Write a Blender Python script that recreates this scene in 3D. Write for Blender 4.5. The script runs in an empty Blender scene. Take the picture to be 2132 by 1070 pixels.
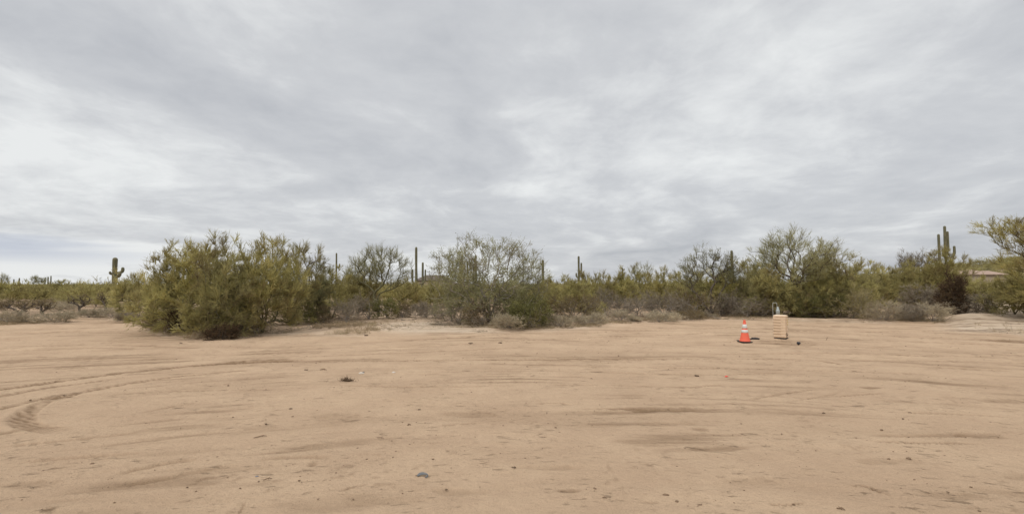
import bpy, math, random
import numpy as np
R = math.radians
sc = bpy.context.scene
COL = sc.collection

# ------------------------------------------------------------------ camera
F = 1066.0                       # focal length in photo pixels (photo 2132 x 1070)
PITCH = R(3.0)
CAM = np.array([0.0, 0.0, 2.5])
cam_d = bpy.data.cameras.new('camera')
cam_d.sensor_width = 36.0
cam_d.lens = 36.0 * F / 2132.0
cam_d.clip_start = 0.1
cam_d.clip_end = 8000.0
cam = bpy.data.objects.new('camera', cam_d)
COL.objects.link(cam)
cam.location = CAM
cam.rotation_euler = (math.pi / 2 + PITCH, 0, 0)
sc.camera = cam

# ------------------------------------------------------------------ world, sun, exposure
SUN_EL, SUN_AZ = R(48), R(215)     # azimuth clockwise from +Y: behind the camera, to the left
world = bpy.data.worlds.new('World')
sc.world = world
world.use_nodes = True
nt = world.node_tree
nt.nodes.clear()


class G:
    """small helper to write node graphs"""
    def __init__(s, nt):
        s.nt = nt

    def n(s, t, **k):
        nd = s.nt.nodes.new(t)
        for a, b in k.items():
            setattr(nd, a, b)
        return nd

    def put(s, sock, v):
        if v is None:
            return
        if hasattr(v, 'is_output'):
            s.nt.links.new(v, sock)
        else:
            if isinstance(v, tuple) and len(v) == 3 and sock.type == 'RGBA':
                v = v + (1,)
            sock.default_value = v

    def m(s, op, a, b=None, c=None, clamp=False):
        nd = s.n('ShaderNodeMath', operation=op, use_clamp=clamp)
        s.put(nd.inputs[0], a); s.put(nd.inputs[1], b)
        if c is not None:
            s.put(nd.inputs[2], c)
        return nd.outputs[0]

    def mix(s, f, a, b, blend='MIX'):
        nd = s.n('ShaderNodeMix', data_type='RGBA', blend_type=blend)
        s.put(nd.inputs[0], f); s.put(nd.inputs[6], a); s.put(nd.inputs[7], b)
        return nd.outputs[2]

    def noise(s, vec, scale, detail=4, rough=0.5, dist=0.0):
        nd = s.n('ShaderNodeTexNoise')
        if vec is not None:
            s.put(nd.inputs['Vector'], vec)
        nd.inputs['Scale'].default_value = scale
        nd.inputs['Detail'].default_value = detail
        nd.inputs['Roughness'].default_value = rough
        nd.inputs['Distortion'].default_value = dist
        return nd.outputs[0]

    def rng(s, v, a, b, c=0.0, d=1.0, smooth=True):
        nd = s.n('ShaderNodeMapRange')
        if smooth:
            nd.interpolation_type = 'SMOOTHSTEP'
        s.put(nd.inputs[0], v)
        for i, q in enumerate((a, b, c, d)):
            nd.inputs[i + 1].default_value = q
        return nd.outputs[0]

    def comb(s, x, y, z):
        nd = s.n('ShaderNodeCombineXYZ')
        s.put(nd.inputs[0], x); s.put(nd.inputs[1], y); s.put(nd.inputs[2], z)
        return nd.outputs[0]

    def ramp(s, v, stops):
        nd = s.n('ShaderNodeValToRGB')
        s.put(nd.inputs[0], v)
        cr = nd.color_ramp
        while len(cr.elements) < len(stops):
            cr.elements.new(0.5)
        for e, (p, c) in zip(cr.elements, stops):
            e.position = p
            e.color = tuple(c) + (1,)
        return nd.outputs[0]


def build_world():
    g = G(nt)
    tc = g.n('ShaderNodeTexCoord')
    sep = g.n('ShaderNodeSeparateXYZ')
    nt.links.new(tc.outputs['Generated'], sep.inputs[0])
    x, y, z = sep.outputs
    zc = g.m('MAXIMUM', z, 0.0)
    k = g.m('ADD', zc, 0.16)
    u = g.m('DIVIDE', x, k)
    v = g.m('DIVIDE', y, k)
    # cloud deck seen as a plane overhead; its streets run away from the camera, a little to the right
    a = R(12)
    ur = g.m('SUBTRACT', g.m('MULTIPLY', u, math.cos(a)), g.m('MULTIPLY', v, math.sin(a)))
    vr = g.m('ADD', g.m('MULTIPLY', v, math.cos(a)), g.m('MULTIPLY', u, math.sin(a)))
    warp = g.noise(g.comb(u, v, 3.1), 0.7, 4, 0.5)
    wv = g.m('MULTIPLY', g.m('SUBTRACT', warp, 0.5), 1.6)
    big = g.noise(g.comb(g.m('ADD', ur, wv), g.m('ADD', g.m('MULTIPLY', vr, 0.62), wv), 0.6), 0.75, 5, 0.48, 0.0)
    streak = g.noise(g.comb(g.m('ADD', g.m('MULTIPLY', ur, 1.5), wv), g.m('MULTIPLY', vr, 0.40), 5.0), 1.7, 4, 0.5, 0.0)
    puff = g.noise(g.comb(g.m('ADD', u, g.m('MULTIPLY', wv, 0.4)), g.m('MULTIPLY', v, 0.9), 9.0), 3.8, 8, 0.62, 0.15)
    t = g.m('ADD', g.m('MULTIPLY', big, 0.62), g.m('ADD', g.m('MULTIPLY', streak, 0.15), g.m('MULTIPLY', puff, 0.25)))
    t = g.rng(t, 0.39, 0.68, 0, 1, False)
    # low sun side of the deck is thinner: brighter towards the left
    left = g.m('MULTIPLY', g.rng(x, -0.70, 0.15, 1.0, 0.0), g.rng(z, 0.02, 0.42, 1.0, 0.3))
    low = g.rng(z, 0.02, 0.30, 1.0, 0.0)
    t = g.m('ADD', t, g.m('MULTIPLY', left, 0.38))
    t = g.m('ADD', t, g.m('MULTIPLY', low, 0.13))
    cloud = g.ramp(t, [(0.0, (0.455, 0.475, 0.510)), (0.33, (0.552, 0.568, 0.597)), (0.62, (0.638, 0.652, 0.673)), (1.0, (0.85, 0.865, 0.865))])
    # a clearer blue-grey band low on the left
    band = g.m('MULTIPLY', g.rng(z, 0.02, 0.05, 0, 1), g.rng(z, 0.05, 0.10, 1, 0))
    bn = g.rng(g.noise(g.comb(g.m('MULTIPLY', x, 3.0), y, g.m('MULTIPLY', z, 34.0)), 1.0, 4, 0.55), 0.40, 0.60, 0, 1)
    band = g.m('MULTIPLY', g.m('MULTIPLY', band, bn), g.rng(x, -0.72, -0.50, 1.0, 0.0))
    cloud = g.mix(g.m('MULTIPLY', band, 0.55), cloud, (0.34, 0.40, 0.55))
    # an overcast deck is brighter towards the zenith
    zen = g.rng(z, 0.46, 0.95, 1.0, 2.9)
    bg = g.n('ShaderNodeBackground')
    nt.links.new(cloud, bg.inputs[0])
    nt.links.new(zen, bg.inputs[1])
    sky = g.n('ShaderNodeTexSky', sky_type='NISHITA')
    sky.sun_disc = False
    sky.sun_elevation = SUN_EL
    sky.sun_rotation = SUN_AZ
    sky.dust_density = 2.0
    bs = g.n('ShaderNodeBackground')
    nt.links.new(sky.outputs[0], bs.inputs[0])
    bs.inputs[1].default_value = 0.08
    mx = g.n('ShaderNodeMixShader')
    mx.inputs[0].default_value = 0.94
    nt.links.new(bs.outputs[0], mx.inputs[1])
    nt.links.new(bg.outputs[0], mx.inputs[2])
    out = g.n('ShaderNodeOutputWorld')
    nt.links.new(mx.outputs[0], out.inputs[0])


build_world()
world.cycles.sampling_method = 'MANUAL'
world.cycles.sample_map_resolution = 512

sun_d = bpy.data.lights.new('sun', 'SUN')
sun_d.energy = 1.3
sun_d.angle = R(14)
sun_d.color = (1.0, 0.95, 0.88)
sun = bpy.data.objects.new('sun', sun_d)
COL.objects.link(sun)
sun.rotation_euler = (math.pi / 2 - SUN_EL, 0, math.pi - SUN_AZ)
sc.view_settings.view_transform = 'Standard'
sc.view_settings.look = 'None'
sc.view_settings.exposure = 0.0
sc.view_settings.gamma = 1.0
sc.view_settings.use_curve_mapping = False
sc.cycles.max_bounces = 6
sc.cycles.diffuse_bounces = 4
sc.cycles.transparent_max_bounces = 8


# ------------------------------------------------------------------ numpy noise and terrain
def _h(ix, iy, seed):
    n = (ix.astype(np.int64) * 374761393 + iy.astype(np.int64) * 668265263 + seed * 974711) & 0xffffffff
    n = ((n ^ (n >> 13)) * 1274126177) & 0xffffffff
    n = (n ^ (n >> 16)) & 0xffffffff
    return n / 4294967295.0


def vnoise(x, y, seed=0):
    ix = np.floor(x); iy = np.floor(y)
    fx = x - ix; fy = y - iy
    fx = fx * fx * (3 - 2 * fx); fy = fy * fy * (3 - 2 * fy)
    a = _h(ix, iy, seed); b = _h(ix + 1, iy, seed); c = _h(ix, iy + 1, seed); d = _h(ix + 1, iy + 1, seed)
    return (a * (1 - fx) + b * fx) * (1 - fy) + (c * (1 - fx) + d * fx) * fy


def fbm(x, y, oct=4, seed=0, gain=0.5):
    s = 0.0; a = 1.0; t = 0.0
    for i in range(oct):
        s = s + a * vnoise(x * 2 ** i + 17.3 * i, y * 2 ** i - 9.1 * i, seed + i)
        t += a; a *= gain
    return s / t


def sstep(a, b, x):
    t = np.clip((x - a) / (b - a), 0, 1)
    return t * t * (3 - 2 * t)


def ray(px, py):
    cx = (px - 1066.0) / F; cy = (535.0 - py) / F
    c, s = math.cos(PITCH), math.sin(PITCH)
    return np.array([cx, c - cy * s, s + cy * c])


EDGE = np.array([(-900, 640), (-300, 668), (0, 677), (130, 670), (250, 663), (300, 680), (350, 694), (460, 703), (560, 690), (640, 690), (760, 693),
                 (870, 682), (1000, 688), (1100, 684), (1270, 674), (1450, 663), (1600, 664), (1800, 670), (1960, 673),
                 (2050, 688), (2132, 695), (2600, 690), (3200, 680)], float)


def edge_depth(x, y):
    """depth (y) of the end of the graded sand in the direction of x/y"""
    px = 1066 + F * x / np.maximum(y, 1.0)
    py = np.interp(px, EDGE[:, 0], EDGE[:, 1])
    hor = 535 + F * math.tan(PITCH)
    return F * 2.5 / (py - hor)


def terrain(x, y):
    x = np.asarray(x, float); y = np.asarray(y, float)
    r = np.hypot(x, y)
    h = (fbm(x * 0.06 + 5, y * 0.06, 3, 11) - 0.5) * 0.22 * sstep(4, 20, r)
    yy = np.maximum(y, 0.1)
    e = edge_depth(x, yy)
    beyond = sstep(0, 3, y - e) * (y > 2)
    h = h + beyond * (0.10 + (fbm(x * 0.25, y * 0.25, 3, 4) - 0.45) * 0.28)
    # grader's berm along the edge
    h = h + np.exp(-((y - e - 0.4) / 0.7) ** 2) * (0.02 + 0.12 * fbm(x * 0.5, y * 0.5, 2, 8)) * (y > 2)
    # bank on the right
    a = x / yy
    h = h + sstep(0.80, 0.93, a) * sstep(27, 43, y) * 0.80 * (y > 5)
    # far ground and hill
    h = h + sstep(60, 260, y) * (fbm(x * 0.008, y * 0.008, 2, 21) - 0.4) * 2.4
    h = h + 17.0 * np.exp(-(((x - 330) / 95) ** 2 + ((y - 285) / 80) ** 2))
    h = h + 1.5 * np.exp(-(((x - 210) / 90) ** 2 + ((y - 300) / 60) ** 2))
    return h


def at(px, py):
    """ground point under a pixel of the photograph"""
    d = ray(px, py)
    z = 0.0
    for i in range(8):
        t = (z - CAM[2]) / d[2]
        p = CAM + d * t
        z = float(terrain(p[0], p[1]))
    return p


# ------------------------------------------------------------------ mesh helpers
def link(name, verts, faces, mat, parent=None, smooth=False, attrs=None, sizes=None):
    me = bpy.data.meshes.new(name)
    if isinstance(faces, np.ndarray):
        v = np.asarray(verts, np.float32)
        nf, k = faces.shape
        me.vertices.add(len(v)); me.vertices.foreach_set('co', v.ravel())
        me.loops.add(nf * k); me.loops.foreach_set('vertex_index', faces.astype(np.int32).ravel())
        me.polygons.add(nf)
        me.polygons.foreach_set('loop_start', np.arange(0, nf * k, k, dtype=np.int32))
        me.update(calc_edges=True)
    else:
        me.from_pydata([tuple(map(float, q)) for q in verts], [], faces)
        me.update()
    if smooth:
        me.polygons.foreach_set('use_smooth', np.ones(len(me.polygons), bool))
    for an, (dom, arr) in (attrs or {}).items():
        at_ = me.attributes.new(an, 'FLOAT', dom)
        at_.data.foreach_set('value', np.asarray(arr, np.float32))
    for m_ in (mat if isinstance(mat, (list, tuple)) else [mat]):
        me.materials.append(m_)
    o = bpy.data.objects.new(name, me)
    COL.objects.link(o)
    if parent is not None:
        o.parent = parent
    return o


def empty(name, loc, label, cat, group=None, rz=0.0):
    o = bpy.data.objects.new(name, None)
    o.empty_display_size = 0.3
    COL.objects.link(o)
    o.location = tuple(float(q) for q in loc); o.rotation_euler = (0, 0, rz)
    tag(o, label, cat, group)
    return o


def tag(o, label=None, cat=None, group=None, kind=None):
    if label: o['label'] = label
    if cat: o['category'] = cat
    if group: o['group'] = group
    if kind: o['kind'] = kind
    return o


class MB:
    """collects tubes, boxes and lathes into one mesh"""
    def __init__(s):
        s.v = []; s.f = []

    def add(s, v, f):
        o = len(s.v)
        s.v += [tuple(map(float, q)) for q in v]
        s.f += [tuple(i + o for i in q) for q in f]

    def box(s, c, d, bev=0.0, rz=0.0):
        cx, cy, cz = c; dx, dy, dz = (q / 2 for q in d)
        b = min(bev, dx * .9, dy * .9, dz * .9)
        rings = [(-dz, b), (-dz + b, 0), (dz - b, 0), (dz, b)] if b > 0 else [(-dz, 0), (dz, 0)]
        vs = []
        for z, ins in rings:
            for k in range(4):
                sx = (-1, 1, 1, -1)[k]; sy = (-1, -1, 1, 1)[k]
                ax, ay = dx - ins, dy - ins
                if b > 0:   # chamfered corners
                    pts = ((sx * ax, sy * (ay - b)), (sx * (ax - b), sy * ay))
                    if k in (1, 3):
                        pts = pts[::-1]
                    if k in (0, 2):
                        pts = pts
                    vs += [(p[0], p[1], z) for p in pts]
                else:
                    vs.append((sx * ax, sy * ay, z))
        n = 8 if b > 0 else 4
        ca, sa = math.cos(rz), math.sin(rz)
        vs = [(cx + x * ca - y * sa, cy + x * sa + y * ca, cz + z) for x, y, z in vs]
        fs = []
        for r in range(len(rings) - 1):
            for k in range(n):
                fs.append((r * n + k, r * n + (k + 1) % n, (r + 1) * n + (k + 1) % n, (r + 1) * n + k))
        fs.append(tuple(range(n))[::-1]); fs.append(tuple((len(rings) - 1) * n + k for k in range(n)))
        s.add(vs, fs)

    def tube(s, pts, rad, n=10, cap=True):
        pts = np.array(pts, float)
        if np.isscalar(rad): rad = [rad] * len(pts)
        v = []; f = []
        for i, p in enumerate(pts):
            t = pts[min(i + 1, len(pts) - 1)] - pts[max(i - 1, 0)]
            t /= np.linalg.norm(t) + 1e-9
            if i == 0:
                a = np.cross(t, (0.3, 1, 0.2)); a /= np.linalg.norm(a)
            else:
                a = a - t * a.dot(t); a /= np.linalg.norm(a)
            b = np.cross(t, a)
            for k in range(n):
                q = 2 * math.pi * k / n
                v.append(p + rad[i] * (a * math.cos(q) + b * math.sin(q)))
        for i in range(len(pts) - 1):
            for k in range(n):
                f.append((i * n + k, i * n + (k + 1) % n, (i + 1) * n + (k + 1) % n, (i + 1) * n + k))
        if cap:
            f.append(tuple(range(n))[::-1]); f.append(tuple((len(pts) - 1) * n + k for k in range(n)))
        s.add(v, f)

    def lathe(s, prof, n=28, sq=0.0):
        v = []; f = []
        for r, z in prof:
            for k in range(n):
                q = 2 * math.pi * k / n
                v.append((r * math.cos(q), r * math.sin(q), z))
        for i in range(len(prof) - 1):
            for k in range(n):
                f.append((i * n + k, i * n + (k + 1) % n, (i + 1) * n + (k + 1) % n, (i + 1) * n + k))
        f.append(tuple(range(n))[::-1]); f.append(tuple((len(prof) - 1) * n + k for k in range(n)))
        s.add(v, f)

    def build(s, name, mat, parent=None, smooth=False):
        return link(name, s.v, s.f, mat, parent, smooth)


# ------------------------------------------------------------------ materials
def new_mat(name):
    m = bpy.data.materials.new(name)
    m.use_nodes = True
    m.node_tree.nodes.clear()
    g = G(m.node_tree)
    out = g.n('ShaderNodeOutputMaterial')
    return m, g, out


def principled(g, out, color, rough=0.8, spec=0.3, normal=None):
    p = g.n('ShaderNodeBsdfPrincipled')
    g.put(p.inputs['Base Color'], color)
    g.put(p.inputs['Roughness'], rough)
    p.inputs['Specular IOR Level'].default_value = spec
    if normal is not None:
        g.put(p.inputs['Normal'], normal)
    g.put(out.inputs[0], p.outputs[0])
    return p


def foliage_mat(name, stops, transl=0.25, objvar=0.26, brown=0.0, gain=1.0):
    """twigs and leaves: colour varies from twig to twig and in soft patches over the plant"""
    m, g, out = new_mat(name)
    stops = [(p, tuple(q * gain for q in c)) for p, c in stops]
    a = g.n('ShaderNodeAttribute', attribute_name='var')
    tc = g.n('ShaderNodeTexCoord')
    patch = g.noise(tc.outputs['Object'], 0.9, 2, 0.5)
    v = g.m('ADD', g.m('MULTIPLY', a.outputs['Fac'], 0.62), g.m('MULTIPLY', g.rng(patch, 0.3, 0.7, 0, 1, False), 0.38))
    c = g.ramp(v, stops)
    oi = g.n('ShaderNodeObjectInfo')
    k = g.m('ADD', g.m('MULTIPLY', oi.outputs['Random'], objvar), 1 - objvar / 2)
    tw = g.rng(g.noise(tc.outputs['Object'], 0.55, 3, 0.6), 0.46, 0.66, 0, 1)
    c = g.mix(g.m('MULTIPLY', tw, brown), c, (0.22, 0.15, 0.085))
    c = g.mix(1.0, c, g.comb(k, k, k), 'MULTIPLY')
    d = g.n('ShaderNodeBsdfDiffuse'); g.put(d.inputs[0], c)
    t = g.n('ShaderNodeBsdfTranslucent'); g.put(t.inputs[0], c)
    mx = g.n('ShaderNodeMixShader'); mx.inputs[0].default_value = transl
    g.put(mx.inputs[1], d.outputs[0]); g.put(mx.inputs[2], t.outputs[0])
    g.put(out.inputs[0], mx.outputs[0])
    return m


def bark_mat(name, c0, c1, scale=6.0):
    m, g, out = new_mat(name)
    tc = g.n('ShaderNodeTexCoord')
    n = g.noise(tc.outputs['Object'], scale, 4, 0.6)
    c = g.mix(g.rng(n, 0.3, 0.7, 0, 1), c0, c1)
    b = g.n('ShaderNodeBump'); b.inputs['Strength'].default_value = 0.4; b.inputs['Distance'].default_value = 0.02
    g.put(b.inputs['Height'], n)
    principled(g, out, c, 0.85, 0.2, b.outputs[0])
    return m


M = {}
M['palo'] = foliage_mat('palo_verde_twigs', [(0.0, (0.13, 0.098, 0.056)), (0.3, (0.225, 0.195, 0.088)), (0.62, (0.35, 0.315, 0.125)), (1.0, (0.57, 0.50, 0.24))], brown=0.42, gain=1.30, transl=0.34)
M['palo_dark'] = foliage_mat('deep_olive_twigs', [(0.0, (0.12, 0.088, 0.06)), (0.3, (0.20, 0.175, 0.088)), (0.62, (0.32, 0.288, 0.12)), (1.0, (0.52, 0.46, 0.22))], brown=0.45, gain=1.34, transl=0.34)
M['palo_yellow'] = foliage_mat('yellow_green_twigs', [(0.0, (0.165, 0.12, 0.068)), (0.3, (0.265, 0.228, 0.10)), (0.62, (0.375, 0.33, 0.13)), (1.0, (0.54, 0.47, 0.22))], brown=0.42, gain=1.03, transl=0.3)
M['palo_pale'] = foliage_mat('pale_bare_twigs', [(0.0, (0.16, 0.135, 0.085)), (0.4, (0.24, 0.225, 0.115)), (1.0, (0.36, 0.34, 0.19))], gain=1.15)
M['iron'] = foliage_mat('grey_green_leaves', [(0.0, (0.12, 0.10, 0.065)), (0.3, (0.19, 0.18, 0.095)), (0.65, (0.27, 0.26, 0.13)), (1.0, (0.38, 0.355, 0.19))], brown=0.35, gain=1.05)
M['creosote'] = foliage_mat('creosote_leaves', [(0.0, (0.10, 0.08, 0.045)), (0.3, (0.14, 0.135, 0.055)), (0.7, (0.22, 0.21, 0.08)), (1.0, (0.42, 0.37, 0.17))], brown=0.3)
M['sage'] = foliage_mat('dry_sage_twigs', [(0.0, (0.25, 0.20, 0.13)), (0.4, (0.40, 0.335, 0.23)), (1.0, (0.60, 0.52, 0.37))], gain=0.95)
M['grey'] = foliage_mat('bare_grey_twigs', [(0.0, (0.14, 0.110, 0.080)), (0.4, (0.24, 0.20, 0.148)), (1.0, (0.40, 0.345, 0.26))], gain=1.0)
M['brown'] = foliage_mat('brown_dry_twigs', [(0.0, (0.10, 0.07, 0.045)), (0.4, (0.17, 0.13, 0.075)), (1.0, (0.28, 0.23, 0.12))], gain=1.15)
M['rust'] = foliage_mat('rust_brown_leaves', [(0.0, (0.06, 0.036, 0.026)), (0.4, (0.10, 0.066, 0.042)), (1.0, (0.18, 0.125, 0.07))])
M['tan'] = foliage_mat('yellow_tan_twigs', [(0.0, (0.19, 0.15, 0.08)), (0.4, (0.31, 0.26, 0.13)), (1.0, (0.47, 0.40, 0.22))], gain=1.15)
M['darkgreen'] = foliage_mat('dark_green_leaves', [(0.0, (0.05, 0.06, 0.035)), (0.5, (0.085, 0.105, 0.055)), (1.0, (0.15, 0.165, 0.09))])
M['straw'] = foliage_mat('dry_straw', [(0.0, (0.26, 0.19, 0.12)), (0.5, (0.37, 0.29, 0.18)), (1.0, (0.52, 0.43, 0.28))])
M['bark_green'] = bark_mat('green_bark', (0.105, 0.10, 0.05), (0.17, 0.15, 0.085))
M['bark_dark'] = bark_mat('dark_bark', (0.07, 0.055, 0.045), (0.14, 0.115, 0.09))
M['bark_grey'] = bark_mat('grey_bark', (0.20, 0.17, 0.14), (0.34, 0.30, 0.25))


def saguaro_mat():
    m, g, out = new_mat('saguaro_skin')
    tc = g.n('ShaderNodeTexCoord')
    a = g.n('ShaderNodeAttribute', attribute_name='rib')
    n = g.noise(tc.outputs['Object'], 2.2, 4, 0.6)
    c = g.mix(g.rng(n, 0.35, 0.7, 0, 1), (0.095, 0.095, 0.050), (0.155, 0.135, 0.08))
    c = g.mix(g.m('MULTIPLY', g.rng(a.outputs['Fac'], 0.4, 1.0, 0, 1), 0.55), c, (0.30, 0.27, 0.18))   # pale spines on the rib crests
    principled(g, out, c, 0.75, 0.25)
    return m


M['saguaro'] = saguaro_mat()


def simple(name, col, rough=0.6, spec=0.3, var=0.12, scale=8.0, metal=0.0, dirt=None, bump=0.0):
    m, g, out = new_mat(name)
    tc = g.n('ShaderNodeTexCoord')
    n = g.noise(tc.outputs['Object'], scale, 5, 0.6)
    k = g.m('ADD', g.m('MULTIPLY', n, var * 2), 1 - var)
    c = g.mix(1.0, tuple(col), g.comb(k, k, k), 'MULTIPLY')
    if dirt:
        dn = g.rng(g.noise(tc.outputs['Object'], scale * 1.7, 4, 0.7), 0.52, 0.72, 0, 1)
        c = g.mix(g.m('MULTIPLY', dn, 0.5), c, dirt)
    nor = None
    if bump:
        b = g.n('ShaderNodeBump'); b.inputs['Strength'].default_value = bump; b.inputs['Distance'].default_value = 0.01
        g.put(b.inputs['Height'], n); nor = b.outputs[0]
    p = principled(g, out, c, rough, spec, nor)
    p.inputs['Metallic'].default_value = metal
    return m


DIRT = (0.36, 0.27, 0.18)
M['orange'] = simple('orange_pvc', (0.76, 0.14, 0.08), 0.6, 0.3, 0.10, 9, dirt=(0.50, 0.20, 0.12))
M['reflect'] = simple('white_reflective_sleeve', (0.62, 0.62, 0.58), 0.4, 0.4, 0.06, 12, dirt=(0.6, 0.55, 0.46))
M['rubber'] = simple('black_rubber', (0.035, 0.03, 0.028), 0.8, 0.3, 0.2, 14, dirt=(0.16, 0.12, 0.09))
M['cabinet'] = simple('tan_painted_steel', (0.68, 0.515, 0.355), 0.6, 0.3, 0.08, 4, dirt=(0.48, 0.36, 0.24))
M['cabinet_shade'] = simple('louvre_gap_shade', (0.40, 0.27, 0.17), 0.7, 0.2)  # darker tan: shade of the louvre gaps put into the colour
M['galv'] = simple('galvanised_steel', (0.34, 0.38, 0.37), 0.45, 0.5, 0.15, 14, metal=0.3)
M['white_pipe'] = simple('painted_pipe', (0.42, 0.43, 0.38), 0.5, 0.4, 0.1)
M['yellow'] = simple('yellow_seal', (0.62, 0.52, 0.12), 0.6, 0.3)
M['black'] = simple('black_plastic', (0.03, 0.028, 0.03), 0.55, 0.4, 0.2)
M['stone'] = simple('stone', (0.20, 0.135, 0.085), 0.9, 0.2, 0.35, 20, bump=0.5)
M['clod'] = simple('earth_clod', (0.15, 0.105, 0.07), 0.95, 0.1, 0.3, 30, bump=0.6)
M['palestone'] = simple('pale_stone', (0.60, 0.54, 0.46), 0.8, 0.2, 0.2, 20)
M['plastic'] = simple('grey_plastic', (0.14, 0.145, 0.145), 0.8, 0.1, 0.2, 9, dirt=DIRT)
M['bluechip'] = simple('blue_grey_plastic', (0.20, 0.215, 0.25), 0.8, 0.1)
M['red'] = simple('red_scrap', (0.75, 0.07, 0.04), 0.5, 0.3)
M['wood'] = simple('dry_wood', (0.22, 0.15, 0.095), 0.9, 0.1, 0.3, 20)
M['stucco'] = simple('tan_stucco', (0.42, 0.33, 0.25), 0.9, 0.1, 0.08, 3)
M['tile'] = simple('pink_clay_tile', (0.36, 0.26, 0.20), 0.85, 0.1, 0.2, 4)
M['browntile'] = simple('brown_roof', (0.13, 0.105, 0.085), 0.85, 0.1, 0.2, 4)
M['glass'] = simple('dark_window', (0.05, 0.055, 0.06), 0.15, 0.6)


def ground_mat():
    m, g, out = new_mat('sandy_ground')
    tc = g.n('ShaderNodeTexCoord')
    P = tc.outputs['Object']
    damp = g.n('ShaderNodeAttribute', attribute_name='damp').outputs['Fac']
    litter = g.n('ShaderNodeAttribute', attribute_name='litter').outputs['Fac']
    pale = g.n('ShaderNodeAttribute', attribute_name='pale').outputs['Fac']
    n1 = g.noise(P, 0.55, 5, 0.55, 0.3)
    n2 = g.noise(P, 5.0, 5, 0.6)
    n3 = g.noise(P, 60.0, 3, 0.7)
    c = g.mix(g.rng(n1, 0.3, 0.7), (0.468, 0.327, 0.212), (0.536, 0.383, 0.250))
    c = g.mix(g.m('MULTIPLY', g.rng(n2, 0.35, 0.75), 0.35), c, (0.445, 0.308, 0.202))
    c = g.mix(g.m('MULTIPLY', pale, 0.8), c, (0.60, 0.485, 0.36))
    c = g.mix(g.m('MULTIPLY', damp, 0.85), c, (0.200, 0.126, 0.070))
    lc = g.mix(g.rng(n2, 0.4, 0.6), (0.17, 0.115, 0.075), (0.30, 0.215, 0.14))
    c = g.mix(litter, c, lc)
    veg = g.n('ShaderNodeAttribute', attribute_name='cover').outputs['Fac']
    vc = g.mix(g.rng(g.noise(P, 0.12, 5, 0.7), 0.4, 0.6), (0.075, 0.070, 0.032), (0.17, 0.145, 0.07))
    c = g.mix(veg, c, vc)
    # grains and tiny pebbles
    c = g.mix(1.0, c, g.comb(*([g.rng(n3, 0.25, 0.75, 0.87, 1.12, False)] * 3)), 'MULTIPLY')
    vor = g.n('ShaderNodeTexVoronoi'); g.put(vor.inputs['Vector'], P); vor.inputs['Scale'].default_value = 26.0
    spk = g.m('MULTIPLY', g.rng(vor.outputs['Distance'], 0.10, 0.17, 1.0, 0.0), g.rng(g.noise(P, 2.2, 3, 0.6), 0.50, 0.66))
    sepc = g.n('ShaderNodeSeparateColor'); g.put(sepc.inputs[0], vor.outputs['Color'])
    spk = g.m('MULTIPLY', spk, g.rng(sepc.outputs[0], 0.55, 0.75))
    c = g.mix(g.m('MULTIPLY', spk, 0.7), c, (0.18, 0.125, 0.08))
    sp = g.n('ShaderNodeSeparateXYZ'); g.put(sp.inputs[0], P)
    yy = g.m('ADD', sp.outputs[1], 9.0)
    rr = g.m('SQRT', g.m('ADD', g.m('MULTIPLY', sp.outputs[0], sp.outputs[0]), g.m('MULTIPLY', yy, yy)))
    aa = g.m('ARCTAN2', sp.outputs[0], yy)
    fl = g.noise(g.comb(g.m('MULTIPLY', rr, 11.0), g.m('MULTIPLY', aa, 62.0), 0.0), 1.0, 4, 0.6, 0.6)
    fm = g.rng(g.noise(P, 0.9, 4, 0.6), 0.42, 0.62, 0.15, 1.0)
    fl = g.m('MULTIPLY', g.rng(fl, 0.57, 0.74), fm)
    c = g.mix(g.m('MULTIPLY', fl, 0.65), c, (0.225, 0.150, 0.088))
    gr = g.noise(P, 26.0, 5, 0.75)
    c = g.mix(g.m('MULTIPLY', g.m('MULTIPLY', g.rng(gr, 0.52, 0.74), fm), 0.70), c, (0.25, 0.175, 0.105))
    c = g.mix(g.m('MULTIPLY', g.rng(gr, 0.40, 0.22), 0.30), c, (0.54, 0.43, 0.30))
    spl = g.m('MULTIPLY', g.rng(vor.outputs['Distance'], 0.08, 0.14, 1.0, 0.0), g.rng(sepc.outputs[1], 0.86, 0.92))
    c = g.mix(g.m('MULTIPLY', spl, 0.5), c, (0.56, 0.48, 0.37))
    hgt = g.m('ADD', g.m('MULTIPLY', g.noise(P, 9.0, 6, 0.65), 1.0), g.m('MULTIPLY', n3, 0.35))
    hgt = g.m('ADD', hgt, g.m('MULTIPLY', spk, 0.6))
    hgt = g.m('SUBTRACT', hgt, g.m('MULTIPLY', fl, 0.8))
    b = g.n('ShaderNodeBump'); b.inputs['Strength'].default_value = 0.9; b.inputs['Distance'].default_value = 0.07
    g.put(b.inputs['Height'], hgt)
    principled(g, out, c, 0.95, 0.1, b.outputs[0])
    return m


M['ground'] = ground_mat()

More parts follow.
